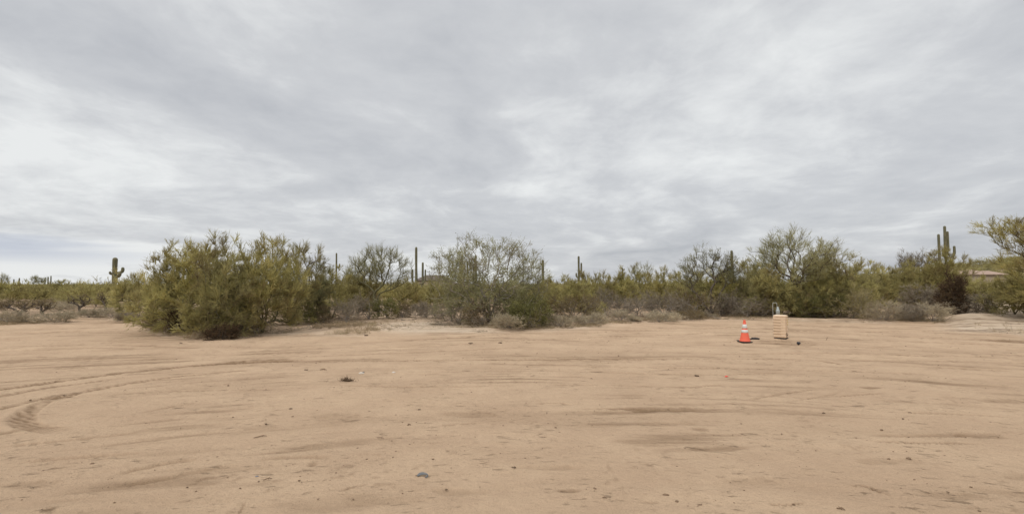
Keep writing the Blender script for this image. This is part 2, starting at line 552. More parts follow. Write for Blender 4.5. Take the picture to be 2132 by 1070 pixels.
# ------------------------------------------------------------------ ground
# tyre tracks and ruts: pixel polylines of the photograph laid on the ground, width in metres, darkness, depth, lugs
TRACKS = [
    ([(-260, 842), (-120, 826), (0, 812), (80, 800), (170, 788), (270, 775), (350, 766), (430, 758), (520, 753), (640, 750)], 0.42, 1.1, 0.035, 1),
    ([(-220, 862), (-100, 842), (0, 825), (90, 809), (180, 797), (270, 785)], 0.28, 0.75, 0.020, 1),
    ([(470, 777), (395, 782), (340, 788), (285, 796), (225, 806), (165, 818), (115, 830), (78, 843), (52, 860), (42, 876), (58, 888), (92, 893), (150, 899)], 0.30, 0.70, 0.03, 2),
    ([(-150, 885), (-60, 866), (0, 851), (60, 836), (115, 825), (190, 812)], 0.28, 0.75, 0.025, 1),
    ([(-150, 935), (-40, 912), (25, 899), (75, 891)], 0.22, 0.45, 0.020, 0),
    ([(430, 757), (500, 752), (560, 750), (620, 748)], 0.45, 0.50, 0.025, 0),
    ([(620, 752), (760, 751), (900, 750), (1050, 749), (1200, 747), (1330, 747), (1480, 748), (1620, 748), (1700, 749)], 0.22, 0.8, 0.03, 1),
    ([(1690, 748), (1730, 756), (1762, 760)], 0.25, 0.65, 0.03, 0),
    ([(1700, 748), (1850, 751), (2000, 754), (2132, 756), (2300, 758)], 0.30, 0.25, 0.02, 0),
    ([(560, 748), (650, 742), (760, 737), (880, 733), (1000, 727), (1120, 722)], 0.16, 0.35, 0.02, 0),
    ([(0, 748), (60, 745), (130, 746)], 0.15, 0.45, 0.02, 0),
    ([(0, 708), (130, 709), (260, 711), (380, 713), (470, 714)], 0.25, 0.25, 0.02, 1),
    ([(0, 731), (110, 727), (210, 724), (300, 726)], 0.35, 0.30, 0.02, 0),
    ([(700, 713), (800, 711), (900, 706), (1000, 700), (1100, 694)], 0.25, 0.30, 0.03, 0),
    ([(780, 699), (900, 699), (1000, 692), (1100, 690)], 0.2, 0.25, 0.03, 0),
    ([(1020, 711), (1120, 706), (1210, 704), (1320, 700), (1420, 695), (1530, 691), (1600, 691)], 0.14, 0.50, 0.04, 0),
    ([(1120, 697), (1250, 692), (1380, 685), (1500, 682), (1640, 679), (1780, 679), (1880, 682), (1960, 681)], 0.22, 0.45, 0.05, 0),
    ([(1560, 690), (1700, 689), (1800, 690), (1900, 690), (2000, 689), (2132, 693)], 0.22, 0.38, 0.05, 0),
    ([(1740, 697), (1850, 701), (1960, 705), (2132, 706)], 0.3, 0.42, 0.05, 0),
    ([(1780, 704), (1850, 711), (1960, 716), (2060, 718), (2132, 720)], 0.25, 0.42, 0.05, 0),
    ([(1700, 722), (1800, 722), (1900, 720)], 0.2, 0.3, 0.02, 0),
    ([(1540, 836), (1600, 826), (1660, 815), (1715, 809)], 0.09, 0.40, 0.02, 0),
    ([(1690, 829), (1760, 824), (1855, 818)], 0.08, 0.45, 0.02, 0),
    ([(1630, 838), (1700, 828), (1760, 814)], 0.07, 0.30, 0.02, 0),
    ([(1390, 806), (1440, 808), (1475, 803), (1520, 801)], 0.10, 0.50, 0.02, 0),
    ([(1100, 802), (1230, 801), (1340, 804), (1430, 808)], 0.08, 0.25, 0.02, 0),
    ([(1110, 840), (1150, 838), (1190, 841)], 0.08, 0.45, 0.02, 0),
    ([(230, 989), (290, 975), (350, 963), (420, 955)], 0.16, 0.40, 0.025, 0),
    ([(220, 1010), (330, 997), (420, 978), (520, 968)], 0.20, 0.30, 0.02, 0),
    ([(280, 862), (330, 852), (370, 844), (420, 836)], 0.13, 0.35, 0.02, 0),
    ([(200, 822), (330, 814), (470, 811), (590, 810)], 0.10, 0.30, 0.015, 0),
    ([(705, 1021), (740, 1011), (770, 1005)], 0.05, 0.45, 0.01, 0),
    ([(495, 1072), (502, 1058), (512, 1040)], 0.04, 0.5, 0.01, 0),
    ([(1760, 1010), (1800, 1010), (1830, 1022), (1860, 1030)], 0.05, 0.7, 0.02, 0),
    ([(1590, 1049), (1640, 1052), (1680, 1046)], 0.035, 0.6, 0.02, 0),
    ([(1795, 904), (1850, 906), (1950, 906), (2050, 902)], 0.20, 0.32, 0.02, 0),
    ([(1795, 916), (1830, 919), (1900, 922), (2020, 922), (2060, 928)], 0.08, 0.5, 0.02, 0),
    ([(900, 886), (960, 883), (1010, 877)], 0.07, 0.4, 0.02, 0),
    ([(520, 958), (600, 950), (700, 953)], 0.18, 0.35, 0.02, 0),
    ([(650, 798), (800, 806), (950, 806), (1100, 802)], 0.14, 0.30, 0.02, 0),
    ([(860, 775), (1000, 773), (1150, 772), (1350, 778), (1500, 780), (1650, 774)], 0.18, 0.30, 0.02, 1),
    ([(1050, 761), (1250, 764), (1400, 765), (1600, 768), (1800, 774), (1950, 780)], 0.16, 0.32, 0.02, 1),
    ([(1850, 761), (1950, 765), (2060, 770), (2132, 776)], 0.25, 0.40, 0.03, 0),
    ([(1450, 738), (1600, 736), (1760, 737), (1900, 741), (2100, 742)], 0.22, 0.30, 0.03, 0),
    ([(560, 727), (700, 724), (860, 722), (980, 716), (1150, 713)], 0.22, 0.30, 0.03, 0),
    ([(480, 737), (600, 737), (760, 731), (900, 726)], 0.16, 0.30, 0.02, 0),
    ([(0, 722), (140, 719), (300, 720), (420, 723)], 0.3, 0.35, 0.03, 0),
    ([(0, 695), (120, 690), (230, 690), (330, 697), (430, 707)], 0.25, 0.28, 0.03, 0),
    ([(1180, 852), (1300, 850), (1420, 853), (1500, 858)], 0.10, 0.45, 0.02, 0),
    ([(1850, 858), (2000, 862), (2132, 870)], 0.12, 0.30, 0.02, 0),
    ([(-40, 935), (40, 925), (120, 918), (230, 906), (330, 892)], 0.10, 0.35, 0.02, 0),
    ([(0, 968), (90, 958), (200, 950), (330, 940)], 0.12, 0.30, 0.02, 0),
]
PATCHES = [(1380, 851, 95, 4, 0.7), (1290, 858, 80, 5, 0.2), (2110, 711, 42, 5, 0.95), (1812, 808, 24, 2, 0.8), (1500, 933, 55, 6, 0.45),
           (1400, 882, 60, 5, 0.2), (1460, 893, 18, 5, 0.55), (1625, 712, 62, 5, 0.40), (1655, 718, 45, 4, 0.35), (1150, 973, 70, 5, 0.3),
           (105, 1058, 14, 5, 0.6), (650, 965, 14, 5, 0.7), (1185, 1021, 28, 4, 0.65), (980, 860, 60, 6, 0.25), (2030, 905, 55, 6, 0.45),
           (1990, 1030, 60, 9, 0.35), (1345, 1044, 22, 3, 0.5), (950, 1020, 60, 8, 0.3), (60, 1010, 60, 10, 0.3), (700, 867, 60, 8, 0.25),
           (2090, 835, 50, 5, 0.35), (540, 890, 50, 8, 0.2), (460, 775, 30, 2, 0.5), (500, 772, 25, 1.5, 0.5), (1850, 960, 90, 7, 0.28), (1560, 1000, 60, 7, .2)]


def build_ground():
    # a fan of cells: fine where the lens can see them, coarse elsewhere
    fine = np.arange(-54, 54.01, 0.155)
    coarse = np.concatenate([np.arange(54, 306, 6.0)[1:]])
    ang = np.radians(np.concatenate([fine, coarse]))          # clockwise from +Y
    rs = [0.0]
    r = 1.0
    while r < 3.6: rs.append(r); r *= 1.12
    while r < 46: rs.append(r); r *= 1.0052
    while r < 120: rs.append(r); r *= 1.018
    while r < 6000: rs.append(r); r *= 1.07
    rs = np.array(rs[1:])
    A, RR = np.meshgrid(ang, rs)
    X = (RR * np.sin(A)).ravel(); Y = (RR * np.cos(A)).ravel()
    Z = terrain(X, Y)
    rad = np.hypot(X, Y)
    damp = np.zeros_like(X)
    near = (rad < 48) & (Y > 0)
    # soft streaks left by the grader blade and by turning vehicles: arcs about a point behind the camera
    cr = np.hypot(X, Y + 9.0); ca = np.arctan2(X, Y + 9.0)
    wob = (fbm(X * 0.12, Y * 0.12, 3, 31) - 0.5) * 4.0
    s1 = fbm((cr + wob) * 1.1, ca * 3.0, 4, 41)
    s2 = fbm((cr + wob * 0.6) * 3.8 + 3, ca * 7.0, 4, 51)
    s3 = fbm((cr + wob * 0.4) * 9.0, ca * 16.0, 3, 61)
    bl = fbm(X * 0.35, Y * 0.35, 4, 71)
    st = sstep(0.52, 0.78, s1) * 0.16 + sstep(0.55, 0.76, s2) * sstep(0.38, 0.60, bl) * 0.62 + sstep(0.62, 0.82, s3) * sstep(0.45, 0.65, bl) * 0.45
    damp += st * 1.0
    cl = fbm(X * 9, Y * 9, 3, 77)
    damp += sstep(0.62, 0.80, cl) * sstep(0.5, 0.7, fbm(X * 0.6, Y * 0.9, 3, 79)) * 0.35
    Z += np.where(near, -(s2 - 0.5) * 0.035 - (s1 - 0.5) * 0.05 - (s3 - 0.5) * 0.012 + (cl - 0.5) * 0.010, 0)
    Z += np.where(near & (rad > 16), -(s1 - 0.5) * 0.10 * sstep(16, 26, rad), 0)
    for pts, w, dk, dep, lug in TRACKS:
        P = np.array([at(*p)[:2] for p in pts])
        # smooth
        for _ in range(2):
            Q = [P[0]]
            for a, b in zip(P[:-1], P[1:]):
                Q += [a * .75 + b * .25, a * .25 + b * .75]
            Q.append(P[-1]); P = np.array(Q)
        seg = P[1:] - P[:-1]; L = np.hypot(seg[:, 0], seg[:, 1]) + 1e-9
        S = np.concatenate([[0], np.cumsum(L)])
        lo = P.min(0) - 1.2; hi = P.max(0) + 1.2
        idx = np.nonzero((X > lo[0]) & (X < hi[0]) & (Y > lo[1]) & (Y < hi[1]))[0]
        if len(idx) == 0: continue
        qx, qy = X[idx], Y[idx]
        best = np.full(len(idx), 1e9); along = np.zeros(len(idx)); side = np.zeros(len(idx))
        for k in range(len(seg)):
            dx, dy = qx - P[k, 0], qy - P[k, 1]
            t = np.clip((dx * seg[k, 0] + dy * seg[k, 1]) / L[k] ** 2, 0, 1)
            ex, ey = dx - t * seg[k, 0], dy - t * seg[k, 1]
            d = np.hypot(ex, ey); b = d < best
            best[b] = d[b]; along[b] = S[k] + t[b] * L[k]
            side[b] = np.sign(seg[k, 0] * dy[b] - seg[k, 1] * dx[b])
        u = best / (w / 2 * (0.75 + 0.5 * vnoise(along * 2.0, along * 0, 5)))
        ends = sstep(0, min(0.8, S[-1] * .25), along) * sstep(0, min(0.8, S[-1] * .25), S[-1] - along)
        rag = 0.55 + 0.9 * (fbm(qx * 6, qy * 6, 3, 91) - 0.2)
        core = (1 - sstep(0.7, 1.25, u)) * ends
        rim = np.exp(-((u - 1.35) / 0.28) ** 2) * ends
        lugs = 1.0
        if lug:
            ph = along / (0.085 if lug == 2 else 0.10) + side * best / w * (2.2 if lug == 2 else 1.2)
            ph = ph + 1.6 * fbm(qx * 3.1, qy * 3.1, 3, 93)
            lugs = 0.5 + 0.5 * np.sin(2 * np.pi * ph) * (0.35 + 0.9 * vnoise(along * 3.0, side * best * 8, 94))
            lugs = 0.22 + 0.95 * lugs
        damp[idx] += dk * core * rag * lugs * 1.5
        damp[idx] -= 0.12 * rim
        Z[idx] += -dep * core * (0.5 + 0.6 * lugs) + dep * 0.6 * rim * rag
    for px, py, wx, wy, dk in PATCHES:
        c = at(px, py); l = at(px - wx, py); f_ = at(px, py - wy)
        rx = abs(c[0] - l[0]) + 1e-6; ry = max(abs(f_[1] - c[1]), 0.05)
        n_ = fbm(X * 4, Y * 7, 3, 99)
        d = ((X - c[0]) / rx) ** 2 + ((Y - c[1]) / ry) ** 2 + (n_ - 0.5) * 2.4
        w_ = (1 - sstep(0.2, 1.3, d)) * near
        damp += dk * w_
        Z -= 0.015 * w_
    e = edge_depth(X, np.maximum(Y, .1))
    front = (Y > 2)
    bey = sstep(-0.3, 2.2, Y - e + (fbm(X * 0.5, Y * 0.5, 3, 15) - 0.5) * 4) * front
    a = X / np.maximum(Y, .1)
    nn = fbm(X * 0.35, Y * 0.35, 4, 17)
    litter = bey * np.maximum(sstep(0.36, 0.62, nn) * 0.85, sstep(42, 60, Y) * 0.75)
    bank = sstep(0.80, 0.90, a) * sstep(25, 28, Y) * (1 - sstep(50, 58, Y))
    opening = np.exp(-((a + 0.19) / 0.06) ** 2) * sstep(24, 27, Y) * (1 - sstep(44, 60, Y))
    wash = np.exp(-((a + 0.13) / 0.16) ** 2) * sstep(26, 28, Y) * (1 - sstep(31, 34, Y))
    litter *= (1 - 0.85 * np.clip(bank + 0.8 * opening + wash, 0, 1))
    litter += bank * sstep(0.60, 0.72, fbm(X * 0.12, (Y + 0.2 * X) * 1.3, 4, 18)) * 0.9
    pale = np.clip(bank * 0.95 + wash * 0.85 + opening * 0.5 + 0.5 * np.exp(-((Y - e + 0.6) / 1.2) ** 2) * front * sstep(0.35, 0.6, nn), 0, 1)
    pale *= 0.6 + 0.6 * fbm(X * 0.8, Y * 0.8, 3, 19)
    # far ground: desert pavement with plant litter
    litter = np.maximum(litter, sstep(70, 130, rad) * 0.8)
    litter = np.maximum(litter, (~front) * sstep(12, 20, rad) * 0.3)
    cover = sstep(90, 150, rad) * sstep(0.30, 0.48, fbm(X * 0.06, Y * 0.06, 4, 23)) * 0.92
    na, nr = len(ang), len(rs)
    i = np.arange(nr - 1)[:, None] * na; j = np.arange(na)[None, :]
    a0 = i + j; a1 = i + (j + 1) % na
    faces = np.stack([a0, a1, a1 + na, a0 + na], -1).reshape(-1, 4)[:, ::-1]
    # close the middle
    V = np.stack([X, Y, Z], 1)
    V = np.vstack([V, [[0, 0, float(terrain(0, 0))]]])
    c = len(V) - 1
    fan = np.stack([np.full(na, c), (np.arange(na) + 1) % na, np.arange(na), np.arange(na)], 1)
    # fan needs triangles: write it as degenerate-free quads by a mid ring instead
    fan_f = [(c, int(p[1]), int(p[2])) for p in fan]
    me_o = link('ground', V, faces, M['ground'], smooth=True,
                attrs={'damp': ('POINT', np.append(np.clip(damp, 0, 1), 0)), 'litter': ('POINT', np.append(np.clip(litter, 0, 1), 0)),
                       'pale': ('POINT', np.append(pale, 0)), 'cover': ('POINT', np.append(cover, 0))})
    import bmesh
    bm = bmesh.new(); bm.from_mesh(me_o.data); bm.verts.ensure_lookup_table()
    for t in fan_f:
        f = bm.faces.new([bm.verts[q] for q in t[::-1]]); f.smooth = True
    bm.normal_update()
    bm.to_mesh(me_o.data); bm.free()
    tag(me_o, kind='structure')
    # height look-up for things that stand on it
    return X[:0]


build_ground()


# ------------------------------------------------------------------ plants
def unit(v):
    return v / (np.linalg.norm(v, axis=-1, keepdims=True) + 1e-9)


def blades(p, d, L, w, rng, bend=None):
    """thin tapering twigs: one long triangle pair each. p,d (n,3) L,w (n,)"""
    n = len(p)
    s = unit(np.cross(d, rng.normal(size=(n, 3)))) * (w / 2)[:, None]
    if bend is None: bend = 0
    mid = p + d * (L * 0.55)[:, None]
    tip = p + d * L[:, None] + bend
    v = np.stack([p - s, p + s, mid + s * 0.8, tip, mid - s * 0.8], 1).reshape(-1, 3)
    b = np.arange(n)[:, None] * 5
    return v, b


def quads_leaf(p, d, L, w, rng):
    n = len(p)
    s = unit(np.cross(d, rng.normal(size=(n, 3)))) * (w / 2)[:, None]
    mid = p + d * (L * 0.5)[:, None]
    v = np.stack([p, mid + s, p + d * L[:, None], mid - s], 1).reshape(-1, 3)
    f = np.arange(n)[:, None] * 4 + np.array([[0, 1, 2, 3]])
    return v, f


def tri_blades(p, d, L, w, rng):
    n = len(p)
    s = unit(np.cross(d, rng.normal(size=(n, 3)))) * (w / 2)[:, None]
    tip = p + d * L[:, None]
    v = np.stack([p - s, p + s, tip + s * 0.25, tip - s * 0.25], 1).reshape(-1, 3)
    f = np.arange(n)[:, None] * 4 + np.array([[0, 1, 2, 3]])
    return v, f


def make_lobes(rng, W, Hh, shape, n=9):
    """blobs that together fill the crown's outline (metres, base at the origin)"""
    L = []
    if shape == 'skirt':        # reaches the ground, uneven dome
        for i in range(n):
            a = rng.uniform(0, 2 * math.pi); q = math.sqrt(rng.uniform(0, 1)) * 0.40
            x, y = q * W * math.cos(a), q * W * math.sin(a) * 0.85
            top = Hh * (0.97 - 0.9 * (q / 0.5) ** 2 * rng.uniform(0.25, 0.75)) * rng.uniform(0.84, 1.0)
            rz = top * rng.uniform(0.36, 0.5)
            L.append((x, y, top - rz, W * rng.uniform(0.12, 0.2), W * rng.uniform(0.12, 0.2), rz))
        for i in range(5):
            a = 2 * math.pi * (i + rng.uniform(0, .6)) / 5
            L.append((0.30 * W * math.cos(a), 0.27 * W * math.sin(a), 0.24 * Hh, 0.2 * W, 0.2 * W, 0.24 * Hh))
    elif shape == 'vase':       # open below, umbrella above
        for i in range(n):
            a = rng.uniform(0, 2 * math.pi); q = math.sqrt(rng.uniform(0, 1)) * 0.38
            top = Hh * (1.0 - 0.8 * (q / 0.5) ** 2 * rng.uniform(0.2, 0.8)) * rng.uniform(0.88, 1.0)
            rz = Hh * rng.uniform(0.16, 0.27)
            L.append((q * W * math.cos(a), q * W * math.sin(a) * .8, top - rz, W * rng.uniform(0.12, 0.2), W * rng.uniform(0.12, 0.2), rz))
    elif shape == 'mound':
        for i in range(n):
            a = rng.uniform(0, 2 * math.pi); q = math.sqrt(rng.uniform(0, 1)) * 0.33
            top = Hh * (1.0 - 1.2 * q ** 2) * rng.uniform(0.7, 1.0)
            L.append((q * W * math.cos(a), q * W * math.sin(a), top * 0.5, W * rng.uniform(0.13, 0.22), W * rng.uniform(0.13, 0.22), top * 0.5))
    else:                       # explicit list in fractions
        for (x, y, z, rx, ry, rz) in shape:
            L.append((x * W, y * W, z * Hh, rx * W, ry * W, rz * Hh))
    return L


def sample_lobes(rng, lobes, n, shell=0.45):
    v = np.array([l[3] * l[4] * l[5] for l in lobes]) ** 0.8
    k = rng.choice(len(lobes), n, p=v / v.sum())
    d = unit(rng.normal(size=(n, 3)))
    q = rng.uniform(0, 1, n) ** shell * 1.0
    Lb = np.array(lobes)[k]
    p = Lb[:, :3] + d * q[:, None] * Lb[:, 3:]
    p[:, 2] = np.abs(p[:, 2]) + 0.03
    return p


def skeleton(rng, att, stems, step, H):
    """joins every attractor to the nearest convenient node; returns nodes, parents, ends"""
    P = [np.zeros(3)]; par = [-1]; PL = [0.0]
    for k in range(stems):
        a = 2 * math.pi * (k + rng.uniform(0, .7)) / max(stems, 1)
        t = rng.uniform(0.15, 0.6) if stems > 1 else 0.12
        d = np.array([math.cos(a) * t, math.sin(a) * t, 1.0]); d /= np.linalg.norm(d)
        n = max(2, int(H * 0.28 / step)); prev = 0
        for i in range(n):
            d = d + rng.normal(size=3) * 0.12; d /= np.linalg.norm(d)
            P.append(P[prev] + d * step); par.append(prev); PL.append(PL[prev] + step); prev = len(P) - 1
    cap = len(P) + len(att) * 14 + 50
    NP = np.zeros((cap, 3)); NL = np.zeros(cap); m = len(P)
    NP[:m] = P; NL[:m] = PL
    par = par + [0] * (cap - m)
    order = np.argsort(np.linalg.norm(att, axis=1) + rng.uniform(0, 0.15 * H, len(att)))
    ends = []
    for i in order:
        a = att[i]
        dv = a - NP[:m]; dd = np.linalg.norm(dv, axis=1)
        cost = dd + 0.35 * NL[:m] + 0.6 * np.maximum(0, -dv[:, 2])
        j = int(np.argmin(cost)); D = dd[j]
        n = int(min(12, max(1, round(D / step))))
        pj = par[j]
        d0 = NP[j] - NP[pj] if pj >= 0 else np.array([0, 0, 1.0])
        d0 = d0 / (np.linalg.norm(d0) + 1e-9)
        c = NP[j] + d0 * D * 0.35 + np.array([0, 0, 0.08 * D])
        prev = j
        for s in range(1, n + 1):
            t = s / n
            q = (1 - t) ** 2 * NP[j] + 2 * t * (1 - t) * c + t * t * a
            if s < n: q = q + rng.normal(size=3) * step * 0.10
            NP[m] = q; par[m] = prev; NL[m] = NL[prev] + D / n; prev = m; m += 1
        ends.append(prev)
    return NP[:m], np.array(par[:m]), np.array(ends)


def branch_mesh(NP, par, ends, r_tip, expo, rmax):
    w = np.zeros(len(NP)); w[ends] += 1
    for i in range(len(NP) - 1, 0, -1):
        w[par[i]] += w[i]
    r = np.minimum(r_tip * np.maximum(w, 1) ** expo, rmax)
    idx = np.arange(1, len(NP))
    p0, p1 = NP[par[idx]], NP[idx]
    r1 = r[idx]; r0 = np.minimum(r[par[idx]], r1 * 1.35)
    d = unit(p1 - p0)
    a = unit(np.cross(d, np.array([0.31, 0.77, 0.55])))
    b = np.cross(d, a)
    K = 5
    v = []
    for rr, p in ((r0, p0 - d * r0[:, None] * 0.3), (r1, p1)):
        for k in range(K):
            q = 2 * math.pi * k / K
            v.append(p + rr[:, None] * (a * math.cos(q) + b * math.sin(q)))
    V = np.stack(v, 1).reshape(-1, 3)
    base = np.arange(len(idx))[:, None] * (2 * K)
    fs = [np.concatenate([base + k, base + (k + 1) % K, base + K + (k + 1) % K, base + K + k], 1) for k in range(K)]
    return V, np.stack(fs, 1).reshape(-1, 4)


KINDS = {
    # name: lobes, clusters per m3 (crown), clusters cap, primaries, secondaries, twig length, width, up, spread, leaves
    'palo':   dict(mat='palo', bark='bark_green', shape='skirt', dens=7.5, cap=780, mn=60, M=11, S=9, L=0.36, w=0.019, up=0.5, spread=0.42, stems=5, rt=0.006, rmax=0.13, shell=0.42),
    'sparse': dict(mat='palo_pale', bark='bark_green', shape='vase', dens=4.0, cap=330, mn=60, M=6, S=7, L=0.50, w=0.014, up=0.65, spread=0.34, stems=3, rt=0.0085, rmax=0.15, shell=0.5),
    'iron':   dict(mat='iron', bark='bark_grey', shape='skirt', dens=6.5, cap=800, mn=60, M=6, S=4, L=0.38, w=0.012, up=0.35, spread=0.6, stems=5, rt=0.007, rmax=0.12, shell=0.42, leaves=50, lw=0.027),
    'creosote': dict(mat='creosote', bark='bark_grey', shape='mound', dens=32, cap=330, mn=80, M=6, S=5, L=0.26, w=0.012, up=0.6, spread=0.5, stems=7, rt=0.005, rmax=0.03, shell=0.4, leaves=26, lw=0.032),
    'sage':   dict(mat='sage', bark='bark_grey', shape='mound', dens=70, cap=260, mn=90, M=7, S=7, L=0.20, w=0.009, up=0.55, spread=0.6, stems=8, rt=0.004, rmax=0.015, shell=0.4),
    'grey':   dict(mat='grey', bark='bark_grey', shape='mound', dens=16, cap=400, mn=90, M=6, S=6, L=0.34, w=0.011, up=0.35, spread=0.75, stems=7, rt=0.0055, rmax=0.04, shell=0.45),
    'brown':  dict(mat='brown', bark='bark_grey', shape='mound', dens=18, cap=400, mn=90, M=6, S=6, L=0.30, w=0.012, up=0.4, spread=0.65, stems=6, rt=0.005, rmax=0.03, shell=0.4, leaves=8, lw=0.03),
    'cholla': dict(mat='brown', bark='bark_dark', shape=[(0, 0, .72, .24, .24, .28), (-.28, 0, .62, .2, .2, .26), (.28, 0, .6, .2, .2, .28), (0, .2, .45, .3, .3, .2)], dens=12, cap=110, mn=50, M=4, S=3, L=0.22, w=0.03, up=0.3, spread=0.8, stems=1, rt=0.018, rmax=0.09, shell=0.5),
    'rust':   dict(mat='rust', bark='bark_dark', shape='mound', dens=20, cap=420, mn=90, M=7, S=7, L=0.26, w=0.015, up=0.3, spread=0.8, stems=5, rt=0.006, rmax=0.04, shell=0.35, leaves=14, lw=0.04),
}
NAMES = {'palo': ('palo_verde_tree', 'tree'), 'sparse': ('palo_verde_tree', 'tree'), 'iron': ('ironwood_tree', 'tree'), 'creosote': ('creosote_bush', 'bush'),
         'sage': ('sagebrush', 'shrub'), 'grey': ('bare_shrub', 'shrub'), 'brown': ('dry_shrub', 'shrub'), 'cholla': ('cholla_cactus', 'cactus'), 'rust': ('rusty_bush', 'bush')}
PLANT_COUNT = [0, 0]


def grow(kind, W, Hh, seed, **ov):
    """returns (stem verts, faces), (leaf verts, faces, var)"""
    k = dict(KINDS[kind]); k.update(ov)
    rng = np.random.default_rng(seed)
    lobes = make_lobes(rng, W, Hh, k['shape'], k.get('nl', 11))
    vol = W * W * Hh * 0.5
    n = int(np.clip(k['dens'] * vol, k['mn'], k['cap']))
    att = sample_lobes(rng, lobes, n, k['shell'])
    NP, par, ends = skeleton(rng, att, k['stems'], max(0.10, Hh * 0.055), Hh)
    SV, SF = branch_mesh(NP, par, ends, k['rt'], 0.46, k['rmax'])
    E = NP[ends]; dirs = unit(E - NP[par[ends]])
    cen = np.array([0, 0, Hh * 0.3])
    out = unit(E - cen)
    sc_ = k.get('tw', 1.0)
    D = unit(dirs * 0.5 + out * 0.55 + np.array([0, 0, k['up']]) + rng.normal(size=E.shape) * 0.25)
    Mn, S = k['M'], k['S']
    L = k['L'] * sc_
    cv = np.clip(vnoise(E[:, 0] * 1.3 + E[:, 1] * .9 + seed, E[:, 2] * 1.5 - E[:, 1] * .6, seed) * 0.6 + rng.uniform(-.1, .5, n), 0, 1)                            # own tone per cluster, partly painting lit clumps and dark hollows into the colour
    # primaries
    ci = np.repeat(np.arange(n), Mn)
    back = rng.uniform(0, 1, len(ci))[:, None]
    p = E[ci] * (1 - back * 0.6) + NP[par[ends]][ci] * back * 0.6
    d = unit(D[ci] + rng.normal(size=(len(ci), 3)) * k['spread'])
    Lp = L * rng.uniform(0.6, 1.35, len(ci))
    w = np.full(len(ci), k['w'] * sc_) * rng.uniform(0.8, 1.3, len(ci))
    V1, F1 = tri_blades(p, d, Lp, w, rng)
    var1 = np.clip(cv[ci] * 0.75 + rng.uniform(0, 0.25, len(ci)), 0, 1)
    Vs, Fs, Va = [V1], [F1], [var1]
    off = len(V1)
    # secondaries
    si = np.repeat(np.arange(len(ci)), S)
    t = rng.uniform(0.15, 1.0, len(si))
    ps = p[si] + d[si] * (Lp[si] * t)[:, None]
    ds = unit(d[si] + rng.normal(size=(len(si), 3)) * 0.42 + np.array([0, 0, 0.15 * k['up']]))
    Ls = L * rng.uniform(0.25, 0.6, len(si))
    V2, F2 = tri_blades(ps, ds, Ls, np.full(len(si), k['w'] * sc_) * rng.uniform(0.6, 1.0, len(si)), rng)
    Vs.append(V2); Fs.append(F2 + off); off += len(V2)
    Va.append(np.clip(cv[ci[si]] * 0.75 + rng.uniform(0, 0.25, len(si)), 0, 1))
    nl = k.get('leaves', 0)
    if nl:
        li = rng.integers(0, len(si), n * nl)
        pl = ps[li] + ds[li] * (Ls[li] * rng.uniform(0, 1, len(li)))[:, None]
        dl = unit(ds[li] + rng.normal(size=(len(li), 3)) * 0.9)
        lw = k['lw'] * sc_ * rng.uniform(0.6, 1.3, len(li))
        V3, F3 = quads_leaf(pl, dl, lw * 1.5, lw, rng)
        Vs.append(V3); Fs.append(F3 + off); off += len(V3)
        Va.append(np.clip(cv[ci[si[li]]] * 0.5 + rng.uniform(0.1, 0.6, len(li)), 0, 1))
    V = np.vstack(Vs); Fq = np.vstack(Fs); va = np.concatenate(Va)
    lo_, hi_ = np.percentile(V[:, 0], [1.0, 99.0]); zt = np.percentile(V[:, 2], 99.6)
    sxy = float(np.clip(W / (hi_ - lo_), 0.6, 1.5)); sz = float(np.clip(Hh / zt, 0.6, 1.7))
    V = V * np.array([sxy, sxy, sz]); SV = SV * np.array([sxy, sxy, sz])
    low = V[:, 2] < 0.0
    V[low, 2] = rng.uniform(0, 0.03, low.sum())
    PLANT_COUNT[0] += len(Fq); PLANT_COUNT[1] += 1
    return (SV, SF), (V, Fq, va), k


PROTO = {}


def plant(kind, px, yb, yt, w, label, seed, name=None, group=None, share=None, rz=None, **ov):
    """one plant: px,yb foot in the photograph; yt its top; w its width there"""
    b = at(px, yb)
    D = float(b[1])
    s = D / F
    Hh = (yb - yt) * s; W = w * s
    nm, cat = NAMES[kind]
    nm = name or nm
    z = float(terrain(b[0], b[1]))
    root = empty(nm, (b[0], b[1], z - 0.03), label, ov.pop('cat', cat), group)
    stem_n = 'trunk' if kind in ('palo', 'sparse', 'iron', 'cholla') else 'stems'
    leaf_n = 'crown' if kind in ('palo', 'sparse', 'iron', 'cholla') else 'foliage'
    if share and share in PROTO:
        (so, lo, W0, H0) = PROTO[share]
        for o in (so, lo):
            c = o.copy(); c.parent = root; COL.objects.link(c)
        root.scale = (W / W0, W / W0, Hh / H0)
        root.rotation_euler[2] = rz if rz is not None else random.Random(seed).uniform(0, 6.28)
        return root
    (SV, SF), (V, Fq, va), k = grow(kind, W, Hh, seed, **ov)
    so = link(stem_n, SV, SF, M[k['bark']], root, True)
    lo = link(leaf_n, V, Fq, M[k['mat']], root, attrs={'var': ('FACE', va)})
    if share:
        PROTO[share] = (so, lo, W, Hh)
    return root


FAN = [(0, 0, .86, .14, .14, .14), (-.16, .05, .84, .12, .12, .14), (.2, -.05, .86, .13, .13, .13), (-.3, 0, .70, .15, .15, .13), (.33, .05, .72, .15, .15, .13),
       (.05, -.1, .68, .2, .2, .14), (-.12, .1, .62, .18, .18, .14), (.4, 0, .58, .10, .12, .08), (-.38, 0, .54, .12, .12, .10), (.15, .1, .50, .2, .2, .12)]
TREES = 'palo verde trees along the edge of the sand'
SHR = 'low shrubs along the edge of the sand'
FARG = 'far palo verde trees'
GREYG = 'bare shrubs behind the sand'

exec_plants = True
